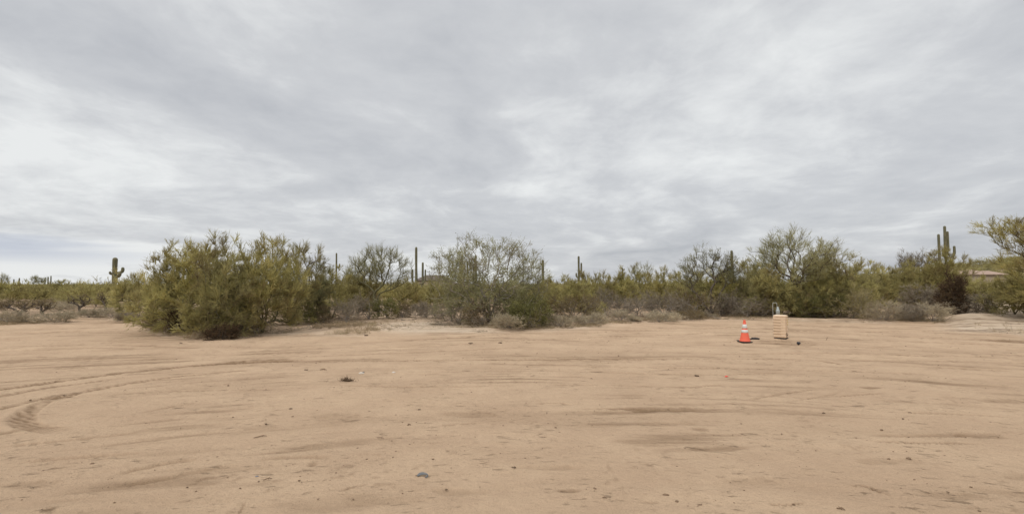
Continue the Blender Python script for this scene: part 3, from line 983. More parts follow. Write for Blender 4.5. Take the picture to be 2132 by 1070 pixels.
# --- the large thicket left of centre
plant('palo', 400, 690, 506, 190, 'broad olive palo verde forming the left side of the big thicket', 11, group=TREES, nl=13)
plant('palo', 470, 697, 487, 130, 'tallest palo verde in the big thicket, its crown reaching highest', 12, group=TREES, mat='palo_dark', nl=11)
plant('palo', 545, 690, 494, 150, 'olive palo verde in the middle of the big thicket behind a grey dead branch', 13, group=TREES, nl=12)
plant('palo', 605, 676, 499, 120, 'palo verde at the right of the big thicket with crooked limbs showing', 14, group=TREES, mat='palo_dark', dens=5.0, bark='bark_dark')
plant('palo', 652, 672, 519, 70, 'narrow palo verde ending the big thicket on its right', 15, group=TREES, mat='iron')
plant('palo', 356, 684, 506, 116, 'wispy palo verde leaning out at the left end of the big thicket', 16, group=TREES, dens=9.0, nl=14)
plant('palo', 288, 664, 562, 90, 'soft low palo verde just left of the big thicket', 17, group=TREES, dens=7, mat='palo_dark')
plant('rust', 463, 702, 668, 60, 'rust brown low bush at the foot of the big thicket', 18, group=SHR)
plant('rust', 372, 688, 632, 46, 'dark brown dead bush under the left palo verde of the thicket', 19, group=SHR)
plant('grey', 535, 692, 628, 60, 'grey dead twiggy shrub against the front of the big thicket', 20, group=SHR)
plant('rust', 466, 690, 575, 50, 'brown dried clump caught inside the big thicket', 21, group=SHR, cap=240, shape='vase')
plant('creosote', 500, 690, 640, 70, 'green leafy bush low in the middle of the big thicket', 22, group=SHR)
plant('palo', 425, 699, 628, 90, 'low olive green skirt bush in front of the big thicket', 23, group=SHR, name='palo_verde_bush', cat='bush')
plant('brown', 330, 682, 640, 60, 'brown green shrub at the left foot of the big thicket', 24, group=SHR)
plant('creosote', 610, 676, 615, 80, 'dark green bush at the right foot of the big thicket', 25, group=SHR)

# --- between the thicket and the centre tree
plant('palo', 690, 664, 556, 100, 'yellow green palo verde right of the big thicket, below the lone slim saguaro', 31, group=TREES, mat='palo_yellow')
plant('palo', 745, 655, 560, 100, 'yellow green palo verde left of the bare pale tree', 32, group=TREES, mat='palo_yellow')
plant('sparse', 788, 659, 508, 136, 'open pale palo verde with bare forked limbs against the sky', 233, group=TREES, nl=20, dens=4.2, shape=FAN)
plant('sparse', 733, 650, 540, 66, 'small airy palo verde left of the open pale palo verde', 34, group=TREES)
plant('palo', 835, 645, 577, 90, 'low olive palo verde right of the open pale palo verde', 35, group=TREES, mat='palo_yellow')
plant('grey', 722, 672, 618, 62, 'dark grey twiggy shrub in front of the yellow green palo verdes', 36, group=SHR)
plant('brown', 672, 672, 622, 60, 'brownish shrub at the right end of the big thicket', 37, group=SHR)
plant('grey', 768, 664, 606, 70, 'grey shrub under the open pale palo verde', 38, group=SHR)
plant('creosote', 806, 662, 618, 64, 'small dark green bush under the open pale palo verde', 39, group=SHR)
plant('brown', 838, 660, 628, 44, 'brown shrub at the left of the gap to the saguaro pair', 40, group=SHR)
plant('sage', 888, 661, 626, 76, 'pale grey rounded shrub right of the gap', 41, group=SHR, mat='grey')

# --- centre tree
plant('iron', 1020, 672, 494, 215, 'large grey green ironwood in the centre of the view', 51, group=TREES, nl=15, dens=9)
plant('iron', 940, 668, 516, 100, 'thin left side ironwood with dark leaf tufts', 52, group=TREES, dens=4.5, mat='iron', shape=[(-.1, 0, .78, .3, .25, .2), (.2, 0, .7, .25, .25, .25), (-.3, 0, .62, .2, .2, .2), (0, 0, .35, .4, .35, .3)])
plant('iron', 1095, 670, 520, 90, 'grey green ironwood on the right shoulder of the large one', 53, group=TREES, dens=6)
plant('creosote', 1107, 682, 612, 84, 'dense dark green creosote in front of the large ironwood', 54, group=SHR, dens=70, cap=520)
plant('sage', 1062, 684, 648, 84, 'sage grey shrub left of the dark green creosote', 55, group=SHR)
plant('grey', 955, 674, 622, 110, 'tangle of grey dead twigs under the left of the large ironwood', 56, group=SHR)
plant('brown', 1005, 677, 622, 90, 'brown shrub under the middle of the large ironwood', 57, group=SHR)
plant('sage', 1168, 681, 652, 52, 'sage grey shrub touching the dark green creosote on its right', 58, group=SHR)
plant('sage', 1237, 675, 649, 78, 'pale sage shrub at the end of the grey row near the centre', 59, group=SHR)
plant('brown', 1195, 668, 612, 110, 'olive brown rounded shrub behind the pale sage shrub', 60, group=SHR, mat='brown')
plant('creosote', 1235, 664, 625, 56, 'small yellowish bush behind the pale sage shrub', 61, group=SHR, mat='palo')

# --- middle right
for i, (px, yb, yt, w, lb, mt) in enumerate([
        (1160, 640, 572, 80, 'olive palo verde between the saguaro stub and the armed saguaro', 'palo_yellow'),
        (1180, 648, 580, 90, 'dull olive palo verde left of the armed saguaro', 'palo'),
        (1240, 642, 564, 80, 'olive palo verde just right of the armed saguaro', 'palo_yellow'),
        (1288, 640, 558, 80, 'olive palo verde with brownish top below the dark saguaro tip', 'palo'),
        (1335, 638, 549, 66, 'airy taller palo verde midway along the olive row', 'palo_yellow'),
        (1378, 642, 556, 84, 'full yellow green palo verde left of the leaning mesquite', 'palo_yellow'),
        (1425, 645, 562, 80, 'olive palo verde under the left of the leaning mesquite', 'palo')]):
    plant('palo', px, yb, yt, w, lb, 70 + i, group=TREES, mat=mt, dens=5 if i == 4 else 7)
plant('sparse', 1337, 636, 546, 56, 'bare wispy tree poking above the olive row', 78, group=TREES)
for i, (px, yb, yt, w, lb) in enumerate([
        (1262, 658, 598, 84, 'grey purple bare shrub behind the pale sage shrub'),
        (1325, 660, 606, 84, 'bare grey shrub with upright stems behind the low tan row'),
        (1385, 660, 598, 96, 'widest bare grey shrub behind the low tan row'),
        (1445, 658, 596, 84, 'brown grey bare shrub at the end of the low tan row'),
        (1500, 658, 600, 84, 'bare shrub behind the traffic cone, left of it'),
        (1555, 660, 612, 90, 'blue grey dead twigs straight behind the traffic cone')]):
    plant('grey', px, yb, yt, w, lb, 80 + i, group=GREYG, mat='grey' if i != 3 else 'brown')
for i, (px, yb, yt, w, lb) in enumerate([
        (1292, 669, 642, 54, 'tan grey tussock shrub right of the pale sage shrub'),
        (1321, 669, 656, 28, 'smallest grey shrub of the low tan row'),
        (1372, 669, 645, 76, 'low tan shrub in the middle of the low row'),
        (1428, 665, 642, 64, 'brownish low shrub at the right end of the low row'),
        (1475, 661, 646, 44, 'flat pile of pale dry twigs left of the cone')]):
    plant('sage', px, yb, yt, w, lb, 90 + i, group=SHR, mat='sage' if i != 3 else 'brown')
plant('iron', 1480, 655, 511, 130, 'open mesquite tree with dark limbs against the sky', 101, name='mesquite_tree', group=TREES, shape='vase', bark='bark_dark', dens=5, nl=12, stems=3, rt=0.008)
plant('palo', 1560, 652, 541, 110, 'olive palo verde right of the single saguaro trunk, behind the cone', 102, group=TREES)
plant('palo', 1500, 652, 560, 110, 'rust tinged palo verde below the single saguaro trunk', 103, group=TREES)
plant('sparse', 1665, 656, 472, 160, 'tall forked palo verde behind the utility cabinet', 104, group=TREES, nl=15, dens=7, mat='palo_pale', bark='bark_dark')
plant('palo', 1625, 657, 548, 130, 'full olive palo verde behind the utility cabinet', 105, group=TREES, mat='palo_dark')
plant('palo', 1690, 657, 535, 120, 'olive palo verde right of the cabinet at the foot of the tall forked tree', 106, group=TREES)
plant('palo', 1745, 656, 508, 130, 'olive palo verde with twigs sweeping to the right', 107, group=TREES, mat='palo_dark')
plant('palo', 1800, 652, 545, 100, 'lower olive palo verde sloping down on the right of the sweeping one', 108, group=TREES)
plant('brown', 1590, 660, 610, 90, 'olive brown bush behind the cabinet and cone', 109, group=SHR, mat='palo')
plant('creosote', 1680, 659, 610, 84, 'dark green bush right behind the utility cabinet', 110, group=SHR)
plant('creosote', 1735, 660, 610, 60, 'dark bush between the cabinet and the yellow tan bush', 111, group=SHR)
plant('grey', 1705, 660, 640, 50, 'arching grey dead twigs right of the cabinet', 112, group=SHR)
plant('brown', 1776, 662, 594, 92, 'yellow tan bush standing out at the right of the thicket', 113, group=SHR, mat='tan', leaves=14)
plant('sage', 1845, 667, 622, 96, 'broad pale grey bush at the right edge of the thicket', 114, group=SHR, mat='sage')
plant('sage', 1895, 668, 632, 70, 'grey bush between the broad pale one and the last one', 115, group=SHR, mat='grey')
plant('sage', 1942, 669, 628, 62, 'last grey bush before the bare pale bank', 116, group=SHR, mat='sage')
plant('palo', 1850, 640, 555, 110, 'olive palo verde behind the broad pale grey bush', 121, group=TREES, mat='palo_yellow')
plant('palo', 1915, 638, 545, 110, 'yellow green palo verde left of the saguaro cluster', 122, group=TREES, mat='palo_yellow')
plant('sparse', 1915, 632, 519, 74, 'brownish bare tree top left of the saguaro cluster', 123, group=TREES, mat='brown')
plant('palo', 1962, 640, 515, 84, 'yellow green palo verde at the foot of the saguaro cluster', 124, group=TREES, mat='palo_yellow')
plant('rust', 1984, 655, 562, 52, 'dark maroon rounded bush below the saguaro cluster', 125, group=SHR, dens=60, cap=600)
plant('rust', 1930, 652, 592, 90, 'dark brown tangled shrub left of the maroon bush', 126, group=SHR, mat='grey', leaves=0)
plant('rust', 2035, 641, 600, 64, 'dark twiggy shrub right of the maroon bush', 127, group=SHR, mat='grey')
plant('palo', 2112, 639, 548, 104, 'olive palo verde with low hanging twigs at the right edge', 128, group=TREES)
plant('palo', 2237, 646, 428, 320, 'tall palo verde reaching in from the right edge', 129, group=TREES, bark='bark_dark', dens=7, cap=620, L=0.46, spread=0.36, M=8, stems=3,
      shape=[(-.40, 0, .90, .13, .16, .09), (-.24, 0, .84, .14, .2, .10), (-.12, 0, .92, .16, .2, .1), (.1, 0, .9, .2, .2, .1), (.3, 0, .8, .2, .2, .12), (-.28, 0, .74, .12, .15, .06),
             (-.05, 0, .6, .2, .2, .08), (.25, 0, .55, .2, .2, .1), (.05, 0, .30, .2, .2, .16), (-.27, 0, .56, .12, .15, .08), (-.24, 0, .42, .14, .15, .12), (-.2, 0, .25, .14, .2, .16), (-.36, 0, .66, .06, .1, .05)])
plant('palo', 2140, 641, 540, 100, 'dense olive palo verde under the tree reaching in at the right edge', 136, group=TREES, mat='palo_yellow')

plant('palo', 1465, 648, 566, 100, 'olive palo verde filling in under the open mesquite', 131, group=TREES)
plant('palo', 1590, 654, 562, 100, 'olive palo verde just left of the full one behind the cabinet', 132, group=TREES, mat='palo_dark')
plant('palo', 1120, 650, 585, 70, 'low olive tree in the gap right of the large ironwood', 133, group=TREES, mat='palo_yellow')
plant('palo', 905, 640, 584, 90, 'low olive tree left of the large ironwood under the brown roof', 134, group=TREES, mat='palo_yellow')
plant('creosote', 1130, 676, 628, 60, 'dark green low bush right of the dense creosote', 137, group=SHR)
plant('palo', 1210, 646, 580, 70, 'low olive tree in front of the armed saguaro', 138, group=TREES)
plant('brown', 1048, 668, 600, 90, 'olive brown bush low inside the large ironwood', 139, group=SHR, mat='iron')
plant('palo', 2016, 638, 574, 66, 'small olive tree below the pink roofs, nearest the maroon bush', 135, group=TREES)
plant('palo', 2050, 636, 573, 90, 'yellow green palo verde below the pink roof', 130, group=TREES, mat='palo_yellow')

# --- left
plant('palo', 20, 628, 584, 70, 'green palo verde at the far left edge', 140, group=FARG)
plant('palo', 72, 626, 592, 60, 'bright green low tree right of the far left one', 141, group=FARG, mat='palo_yellow')
plant('palo', 130, 622, 582, 80, 'olive tree midway to the armed saguaro on the left', 142, group=FARG)
plant('iron', 206, 617, 579, 44, 'rounded dark green tree left of the armed saguaro', 143, group=FARG, mat='darkgreen', name='mesquite_tree')
plant('palo', 185, 628, 594, 90, 'olive bush in front of the dark green round tree', 144, group=FARG, mat='palo')
plant('palo', 243, 640, 590, 70, 'olive bush hiding the foot of the armed saguaro', 145, group=FARG, mat='palo_yellow')
plant('sparse', 76, 612, 573, 34, 'small airy tree top above the left tree line', 146, group=FARG)
plant('sparse', 3, 620, 568, 24, 'thin tree cut by the left edge of the view', 147, group=FARG)
plant('cholla', 166, 650, 609, 50, 'dark cholla with a short trunk, left of its twin', 148, group='cholla cacti on the left')
plant('cholla', 219, 647, 605, 44, 'dark cholla below the armed saguaro', 149, group='cholla cacti on the left')
plant('cholla', 40, 656, 616, 60, 'wide dark spreading cholla near the left edge', 150, group='cholla cacti on the left', dens=16, stems=3)
plant('cholla', 88, 655, 622, 46, 'sprawling cholla right of the wide one', 151, group='cholla cacti on the left', stems=2)
for i, (px, yb, yt, w, lb) in enumerate([
        (12, 673, 644, 70, 'grey brush at the left edge of the sand'),
        (62, 671, 650, 60, 'low grey shrub second from the left edge of the sand'),
        (112, 669, 643, 66, 'rounded pale grey shrub third from the left edge'),
        (152, 661, 640, 44, 'grey shrub at the foot of the left trunked cholla'),
        (186, 661, 639, 44, 'grey shrub between the two trunked chollas'),
        (232, 660, 638, 60, 'pale shrub below the right trunked cholla'),
        (272, 669, 645, 44, 'grey shrub nearest the big thicket on its left'),
        (125, 648, 626, 54, 'grey shrub further back between chollas')]):
    plant('sage', px, yb, yt, w, lb, 160 + i, group=SHR, mat='sage' if i not in (6,) else 'grey')
for i, (px, yb, yt, w, lb) in enumerate([
        (30, 646, 622, 60, 'dusty shrub behind the wide dark cholla'),
        (100, 642, 620, 60, 'low brown shrub behind the third grey shrub from the left'),
        (150, 634, 612, 70, 'olive brown shrub behind the left trunked cholla'),
        (200, 638, 612, 60, 'olive brown shrub between the two trunked chollas, further back'),
        (255, 650, 606, 60, 'olive brown shrub right of the right trunked cholla')]):
    plant('brown', px, yb, yt, w, lb, 180 + i, group=SHR, mat='brown' if i < 2 else 'palo')


def dead_branch(px, yb, px2, yt, r, label, seed, dz=0.0, bark='bark_grey'):
    """a bare fallen or leaning limb with side twigs"""
    rng = np.random.default_rng(seed)
    b = at(px, yb); sc_ = b[1] / F
    root = empty('dead_branch', (b[0], b[1], b[2]), label, 'branch', 'dead branches among the shrubs')
    end = np.array([(px2 - px) * sc_, rng.uniform(-.4, .2), (yb - yt) * sc_])
    L = np.linalg.norm(end); m = MB(); side = np.array([-end[2], 0, end[0]]) / L
    P = [end * t + side * math.sin(t * 3.0) * L * 0.10 * (1 if seed % 2 else -1) + rng.normal(0, .015 * L, 3) * (t > 0) for t in np.linspace(0, 1, 9)]
    m.tube(P, [r * (1 - .75 * i / 8) for i in range(9)], 7); m.build('limb', M[bark], root, True)
    for k in range(5):
        i = rng.integers(2, 8); m = MB()
        d = unit(end / L + rng.normal(0, .55, 3)) * L * rng.uniform(.15, .38)
        m.tube([P[i], P[i] + d * .5 + rng.normal(0, .03, 3), P[i] + d], [r * .45, r * .3, r * .12], 5)
        m.build('twig', M[bark], root, True)


dead_branch(958, 676, 974, 622, .045, 'pale dead limb leaning at the front left of the large ironwood', 1)
dead_branch(1148, 668, 1122, 617, .040, 'pale arching dead limb right of the large ironwood', 2)
dead_branch(340, 693, 398, 684, .035, 'grey fallen limb on the sand at the left foot of the big thicket', 3, bark='bark_grey')
dead_branch(535, 692, 522, 628, .045, 'grey dead limb standing against the front of the big thicket', 4)
dead_branch(1562, 662, 1535, 630, .035, 'grey dead limb leaning in the twigs behind the cone', 5)
dead_branch(835, 666, 868, 661, .035, 'dark dead limb lying at the gap by the saguaro pair', 6, bark='bark_dark')
dead_branch(1500, 663, 1472, 650, .035, 'pale dead limb on the twig pile left of the cone', 7)
dead_branch(1720, 662, 1698, 640, .035, 'grey arching dead limb right of the cabinet', 8)
print('PLANTS', PLANT_COUNT)


# ------------------------------------------------------------------ saguaros
def ribbed(path, rad, ribs=12, amp=0.13, per=3):
    path = np.array(path, float); n = ribs * per
    v = []; rib = []; f = []
    for i, p in enumerate(path):
        t = path[min(i + 1, len(path) - 1)] - path[max(i - 1, 0)]
        t /= np.linalg.norm(t) + 1e-9
        if i == 0:
            a = np.cross(t, (0.1, 1, 0.3)); a /= np.linalg.norm(a)
        else:
            a = a - t * a.dot(t); a /= np.linalg.norm(a)
        b = np.cross(t, a)
        for k in range(n):
            q = 2 * math.pi * k / n
            c = 0.5 + 0.5 * math.cos(q * ribs)
            r = rad[i] * (1 - amp + amp * 2 * c * 0.75)
            v.append(p + r * (a * math.cos(q) + b * math.sin(q))); rib.append(c)
    for i in range(len(path) - 1):
        for k in range(n):
            f.append((i * n + k, i * n + (k + 1) % n, (i + 1) * n + (k + 1) % n, (i + 1) * n + k))
    f.append(tuple((len(path) - 1) * n + k for k in range(n)))
    return v, f, rib


def column(p0, p1, r, rng, steps=16, foot=0.85, top=0.9):
    p0 = np.array(p0, float); p1 = np.array(p1, float)
    L = np.linalg.norm(p1 - p0)
    ts = list(np.linspace(0, 1 - r / L, steps))
    path = [p0 + (p1 - p0) * t + np.array([math.sin(t * 5 + r * 50) * r * .12, 0, 0]) for t in ts]
    rad = [r * (foot + (1 - foot) * min(1, t * 3)) * (1 - (1 - top) * t) * (1 + 0.05 * math.sin(t * 17 + r * 90)) for t in ts]
    for a in (0.35, 0.62, 0.82, 0.95, 1.0):
        path.append(path[steps - 1] + (p1 - p0) / L * r * a); rad.append(rad[steps - 1] * math.sqrt(max(0.004, 1 - a * a)))
    return path, rad


def arm(start, out, top, r, rng):
    """leaves the trunk sideways, bends up"""
    s = np.array(start, float)
    ox, oy = out
    elbow = s + np.array([ox, oy, 0.18 * abs(ox) + 0.05])
    L = top - elbow[2]
    pts = []; rad = []
    for t in np.linspace(0, 1, 9):
        c1 = s + np.array([ox * 0.75, oy * 0.75, -0.02]); c2 = elbow + np.array([ox * 0.12, 0, -0.1 + 0.1])
        e = elbow + np.array([ox * 0.08, 0, min(0.5 * L, abs(ox) * 0.9)])
        p = (1 - t) ** 3 * s + 3 * t * (1 - t) ** 2 * c1 + 3 * t * t * (1 - t) * c2 + t ** 3 * e
        pts.append(p); rad.append(r * (0.72 + 0.28 * min(1, t * 1.6)))
    endz = top
    base = pts[-1].copy()
    n = 7
    for t in np.linspace(0, 1, n)[1:]:
        z = base[2] + (endz - r - base[2]) * t
        if z <= pts[-1][2]: continue
        pts.append(np.array([base[0], base[1], z])); rad.append(r * (1 - 0.08 * t))
    last, lr = pts[-1].copy(), rad[-1]
    for a in (0.4, 0.7, 0.9, 1.0):
        pts.append(last + np.array([0, 0, r * a])); rad.append(lr * math.sqrt(max(0.004, 1 - a * a)))
    return pts, rad


def saguaro(px, yb, yt, wpx, arms, label, seed, group='saguaro cacti standing above the brush'):
    rng = np.random.default_rng(seed)
    b = at(px, yb); D = b[1]; s = D / F
    z0 = float(terrain(b[0], b[1]))
    hz = 535 + F * math.tan(PITCH)
    zof = lambda y: CAM[2] + (hz - y) * s - z0          # height above the foot for a row of the photo
    root = empty('saguaro_cactus', (b[0], b[1], z0), label, 'cactus', group)
    r = wpx * s / 2
    path, rad = column((0, 0, -0.1), (rng.uniform(-.05, .05), 0, zof(yt)), r, rng, top=rng.uniform(.82, .95))
    v, f, rib = ribbed(path, rad, 14)
    link('trunk', v, f, M['saguaro'], root, True, {'rib': ('POINT', rib)})
    for (dx, ya, ytop, aw, dy) in arms:
        ar = aw * s / 2
        path, rad = arm((math.copysign(r * .5, dx), dy * .3, zof(ya)), (dx * s - math.copysign(r * .5, dx), dy), zof(ytop), ar, rng)
        v, f, rib = ribbed(path, rad, 11)
        link('arm', v, f, M['saguaro'], root, True, {'rib': ('POINT', rib)})
    return root


saguaro(236.5, 632, 536, 9.0, [(-6, 571, 565, 4.5, -.2), (10.5, 568, 556, 6, .3), (14.5, 577, 566, 6, -.3)], 'stout saguaro with stubby arms standing on the left', 1)
saguaro(699, 640, 526.5, 3.6, [(6, 557, 549, 3, 0)], 'slim saguaro spire right of the big thicket', 2)
saguaro(866.5, 640, 514, 5.4, [(-8.5, 590, 560, 4, .1), (12, 601, 546, 4.4, 0), (17.5, 592, 561, 3.2, -.1)], 'tallest saguaro, with arms on both sides, right of the open pale palo verde', 3)
saguaro(861, 634, 590, 4.0, [], 'short saguaro column left of the tallest saguaro', 4)
saguaro(961, 640, 530, 4.4, [(-3.5, 560, 543, 3, .1)], 'leftmost saguaro showing through the large ironwood', 5)
saguaro(973, 640, 544, 4.4, [(5, 562, 545, 4, .1)], 'paired saguaro columns showing through the large ironwood', 6)
saguaro(990, 640, 532, 4.6, [], 'straight saguaro nearest the crown of the large ironwood', 7)
saguaro(1131, 636, 541, 5.0, [(-4, 551, 548, 2.6, 0)], 'armless saguaro stub at the right shoulder of the large ironwood', 8)
saguaro(1205, 636, 533, 4.4, [(5.5, 566, 547, 3.6, 0), (-4.5, 577, 568, 3.2, 0)], 'saguaro with one raised arm standing over the olive row', 9)
saguaro(1296, 628, 557, 3.6, [(4, 563, 559, 2.4, 0)], 'dark saguaro tip just clearing the olive row', 10)
saguaro(1527, 645, 521, 5.2, [], 'single saguaro trunk between mesquite and olive trees', 11)
saguaro(1974, 628, 470, 5.2, [(-13, 552, 487, 4.8, 0), (6.4, 524, 481, 4.6, .1), (13, 536, 512, 4.6, -.2), (-6.5, 534, 515, 4.4, -.4)], 'many armed saguaro cluster rising at the right', 12)
for i, (x, yt_) in enumerate([(28, 581), (39, 578.5), (93, 577), (99, 576), (105, 574)]):
    saguaro(x, 602.5, yt_, 2.3, [], ['far saguaro, leftmost on the left skyline', 'far saguaro, second from the left on the left skyline', 'first of three close far saguaros on the left skyline',
                                     'middle of three close far saguaros on the left skyline', 'last and tallest of three close far saguaros on the left skyline'][i], 20 + i, 'far saguaros on the skyline')


# ------------------------------------------------------------------ far scrub, low grass, pebbles
def far_scrub():
    rng = np.random.default_rng(5)
    Vs, Fs, Va = [], [], []; off = 0
    protos = []
    for q in range(5):
        (SV, SF), (V, Fq, va), k = grow('palo', 4.2, 2.9, 900 + q, M=4, S=4, cap=90, mn=90, w=0.045, L=0.5, stems=2)
        protos.append((V, Fq, va))
    n = 1250
    rr = 62 * (440 / 62.0) ** rng.uniform(0, 1, n) ** 0.85
    aa = rng.uniform(R(-62), R(62), n)
    xs, ys = rr * np.sin(aa), rr * np.cos(aa)
    # more on the hill
    hx = rng.normal(290, 80, 620); hy = rng.normal(262, 48, 620)
    xs = np.concatenate([xs, hx]); ys = np.concatenate([ys, hy])
    zs = terrain(xs, ys)
    for x, y, z in zip(xs, ys, zs):
        if y < 60: continue
        if 0.84 < x / y < 1.0 and y < 158: continue      # open ground in front of the pink roofed house
        V, Fq, va = protos[rng.integers(5)]
        a = rng.uniform(0, 6.28); s = rng.uniform(0.55, 1.25); h = s * rng.uniform(0.7, 1.05)
        if y > 150: s *= 1.3
        if x > 150 and y > 150: s *= 1.3; h *= 1.25
        keep = rng.random(len(Fq)) < (1.0 if y < 140 else 0.6)
        ca, sa = math.cos(a), math.sin(a)
        W = np.stack([(V[:, 0] * ca - V[:, 1] * sa) * s + x, (V[:, 0] * sa + V[:, 1] * ca) * s + y, V[:, 2] * h + z - .05], 1)
        Fk = Fq[keep]
        W = W[Fk.ravel()]; m = len(Fk)
        Vs.append(W); Fs.append(np.arange(m * 4).reshape(-1, 4) + off); off += m * 4
        Va.append(np.clip(va[keep] * 0.6 + rng.uniform(-.1, .45), 0, 1))
    o = link('desert_scrub', np.vstack(Vs), np.vstack(Fs), M['palo'], attrs={'var': ('FACE', np.concatenate(Va))})
    tag(o, 'olive desert scrub covering the flat land and hill far behind the trees', 'scrub', kind='stuff')
    print('SCRUB', off // 4)


far_scrub()


def dry_grass():
    rng = np.random.default_rng(8)
    n = 9000
    px = rng.uniform(-200, 2400, n)
    py0 = np.interp(px, EDGE[:, 0], EDGE[:, 1])
    hor = 535 + F * math.tan(PITCH)
    d0 = F * 2.5 / (py0 - hor)
    y = d0 + rng.exponential(4.0, n) - 0.5
    x = (px - 1066) / F * y
    keep = fbm(x * 0.4, y * 0.4, 3, 55) > 0.50
    bank = (x / y > 0.84) & (y < 50)
    keep &= ~bank | (rng.random(n) < 0.05)
    keep &= ~((np.abs(x / y + 0.16) < 0.10) & (y < 40) & (rng.random(n) < .8))
    # a strip of straw on top of the bank
    xb = rng.uniform(0.84, 1.25, 500); yb = rng.uniform(46, 56, 500)
    x = np.concatenate([x[keep], xb * yb]); y = np.concatenate([y[keep], yb])
    z = terrain(x, y)
    per = 16
    c = np.repeat(np.arange(len(x)), per)
    p = np.stack([x[c] + rng.normal(0, .07, len(c)), y[c] + rng.normal(0, .07, len(c)), z[c] - 0.01], 1)
    d = unit(np.array([0, 0, 1.0]) + rng.normal(size=p.shape) * 0.55); d[:, 2] = np.abs(d[:, 2])
    V, Fq = tri_blades(p, d, rng.uniform(0.06, 0.24, len(c)), np.full(len(c), 0.011), rng)
    cv = np.clip(fbm(x * 0.7, y * 0.7, 2, 5)[c] + rng.uniform(-.3, .3, len(c)), 0, 1)
    o = link('dry_grass', V, Fq, M['straw'], attrs={'var': ('FACE', cv)})
    tag(o, 'short dry straw coloured grass and stubble between the shrubs', 'grass', kind='stuff')


dry_grass()


def twig_litter():
    rng = np.random.default_rng(12)
    n = 9000
    px = rng.uniform(-150, 2350, n)
    d0 = F * 2.5 / (np.interp(px, EDGE[:, 0], EDGE[:, 1]) - (535 + F * math.tan(PITCH)))
    y = d0 + rng.gamma(1.3, 2.6, n) - 0.9
    x = (px - 1066) / F * y
    k = fbm(x * 0.5, y * 0.5, 3, 66)
    keep = (rng.random(n) < sstep(0.40, 0.62, k)) & ~((x / y > 0.83) & (y > 27))
    x, y = x[keep], y[keep]; n = len(x)
    p = np.stack([x, y, terrain(x, y) + 0.012], 1)
    d = unit(rng.normal(size=(n, 3)) * np.array([1, 1, 0.22]))
    V, Fq = tri_blades(p, d, rng.uniform(.08, .6, n), rng.uniform(.010, .028, n), rng)
    o = link('twig_litter', V, Fq, M['grey'], attrs={'var': ('FACE', rng.random(n))})
    tag(o, 'fallen grey twigs and dry litter under the shrubs', 'plant litter', kind='stuff')


twig_litter()


def rock_geo(rng, r, sub=1, flat=0.6):
    import bmesh
    bm = bmesh.new()
    bmesh.ops.create_icosphere(bm, subdivisions=sub, radius=1.0)
    V = np.array([v.co[:] for v in bm.verts]); Fq = np.array([[v.index for v in f.verts] for f in bm.faces])
    bm.free()
    V = V * (1 + rng.normal(0, 0.16, (len(V), 1)))
    V = V * np.array([1.0, rng.uniform(.6, .95), flat]) * r
    return V, Fq


def pebbles():
    rng = np.random.default_rng(9)
    protos = [rock_geo(rng, 1.0, 1) for _ in range(6)]
    n = 2300
    y = 4.8 * (27 / 4.8) ** (rng.uniform(0, 1, n) ** 0.75)
    x = rng.uniform(-1.15, 1.15, n) * y
    k = fbm(x * 0.7, y * 0.7, 3, 77)
    keep = rng.random(n) < sstep(0.38, 0.62, k) + 0.1
    x, y = x[keep], y[keep]; z = terrain(x, y)
    Vs, Fs, off = [], [], 0
    for i in range(len(x)):
        V, Fq = protos[rng.integers(6)]
        r = 0.003 + 0.007 * rng.exponential(0.6) + 0.0003 * y[i]
        r = min(r, 0.035)
        a = rng.uniform(0, 6.28); ca, sa = math.cos(a), math.sin(a)
        W = np.stack([(V[:, 0] * ca - V[:, 1] * sa) * r * 1.4 + x[i], (V[:, 0] * sa + V[:, 1] * ca) * r * 1.2 + y[i], V[:, 2] * r + z[i] + r * 0.1], 1)
        Vs.append(W); Fs.append(Fq + off); off += len(V)
    o = link('pebbles', np.vstack(Vs), np.vstack(Fs), M['stone'], smooth=True)
    tag(o, 'small brown pebbles and clods scattered over the graded sand', 'pebbles', kind='stuff')


pebbles()


# ------------------------------------------------------------------ single stones, sticks and scraps
def on_ground(px, py, dz=0.0):
    p = at(px, py)
    return (p[0], p[1], float(terrain(p[0], p[1])) + dz)


def stone(px, py, wpx, label, mat, name='stone', cat='stone', seed=0, flat=0.55, group='loose stones and clods on the sand'):
    rng = np.random.default_rng(seed + int(px))
    p = on_ground(px, py); s = p[1] / F
    V, Fq = rock_geo(rng, wpx * s / 2, 2, flat)
    o = link(name, V, Fq, M[mat], smooth=True)
    o.location = (p[0], p[1], p[2] + wpx * s * flat * 0.18)
    o.rotation_euler = (0, 0, rng.uniform(-.4, .4))
    return tag(o, label, cat, group)


stone(1663, 716, 9, 'dark lump lying on the sand right of the utility cabinet', 'black', 'dark_rock', 'rock', flat=.7)
stone(637, 771, 8, 'brown clod left of the twig clump on the sand', 'clod', 'clod', 'clod')
stone(752, 778, 10, 'grey stone with a black top behind the twig clump', 'palestone')
stone(757, 775, 5, 'small black stone resting against the grey stone behind the twig clump', 'black')
stone(820, 776, 7, 'small white stone right of the twig clump', 'palestone')
stone(605, 852, 8, 'brown clod on open sand below the big thicket', 'clod', 'clod', 'clod')
stone(873, 853, 6, 'dark pebble on open sand in the middle foreground', 'clod', 'clod', 'clod')
stone(554, 883, 6, 'dark little stone left of the middle foreground', 'clod')
stone(1451, 783, 8, 'brown clod left of the red scrap', 'clod', 'clod', 'clod')
stone(762, 699, 8, 'dark clod near the far edge of the sand, below the open pale tree', 'clod', 'clod', 'clod')
stone(377, 716, 8, 'dark clod in front of the big thicket', 'clod', 'clod', 'clod')
stone(1041, 715, 9, 'dark clod at the far side of the sand near the centre', 'clod', 'clod', 'clod')
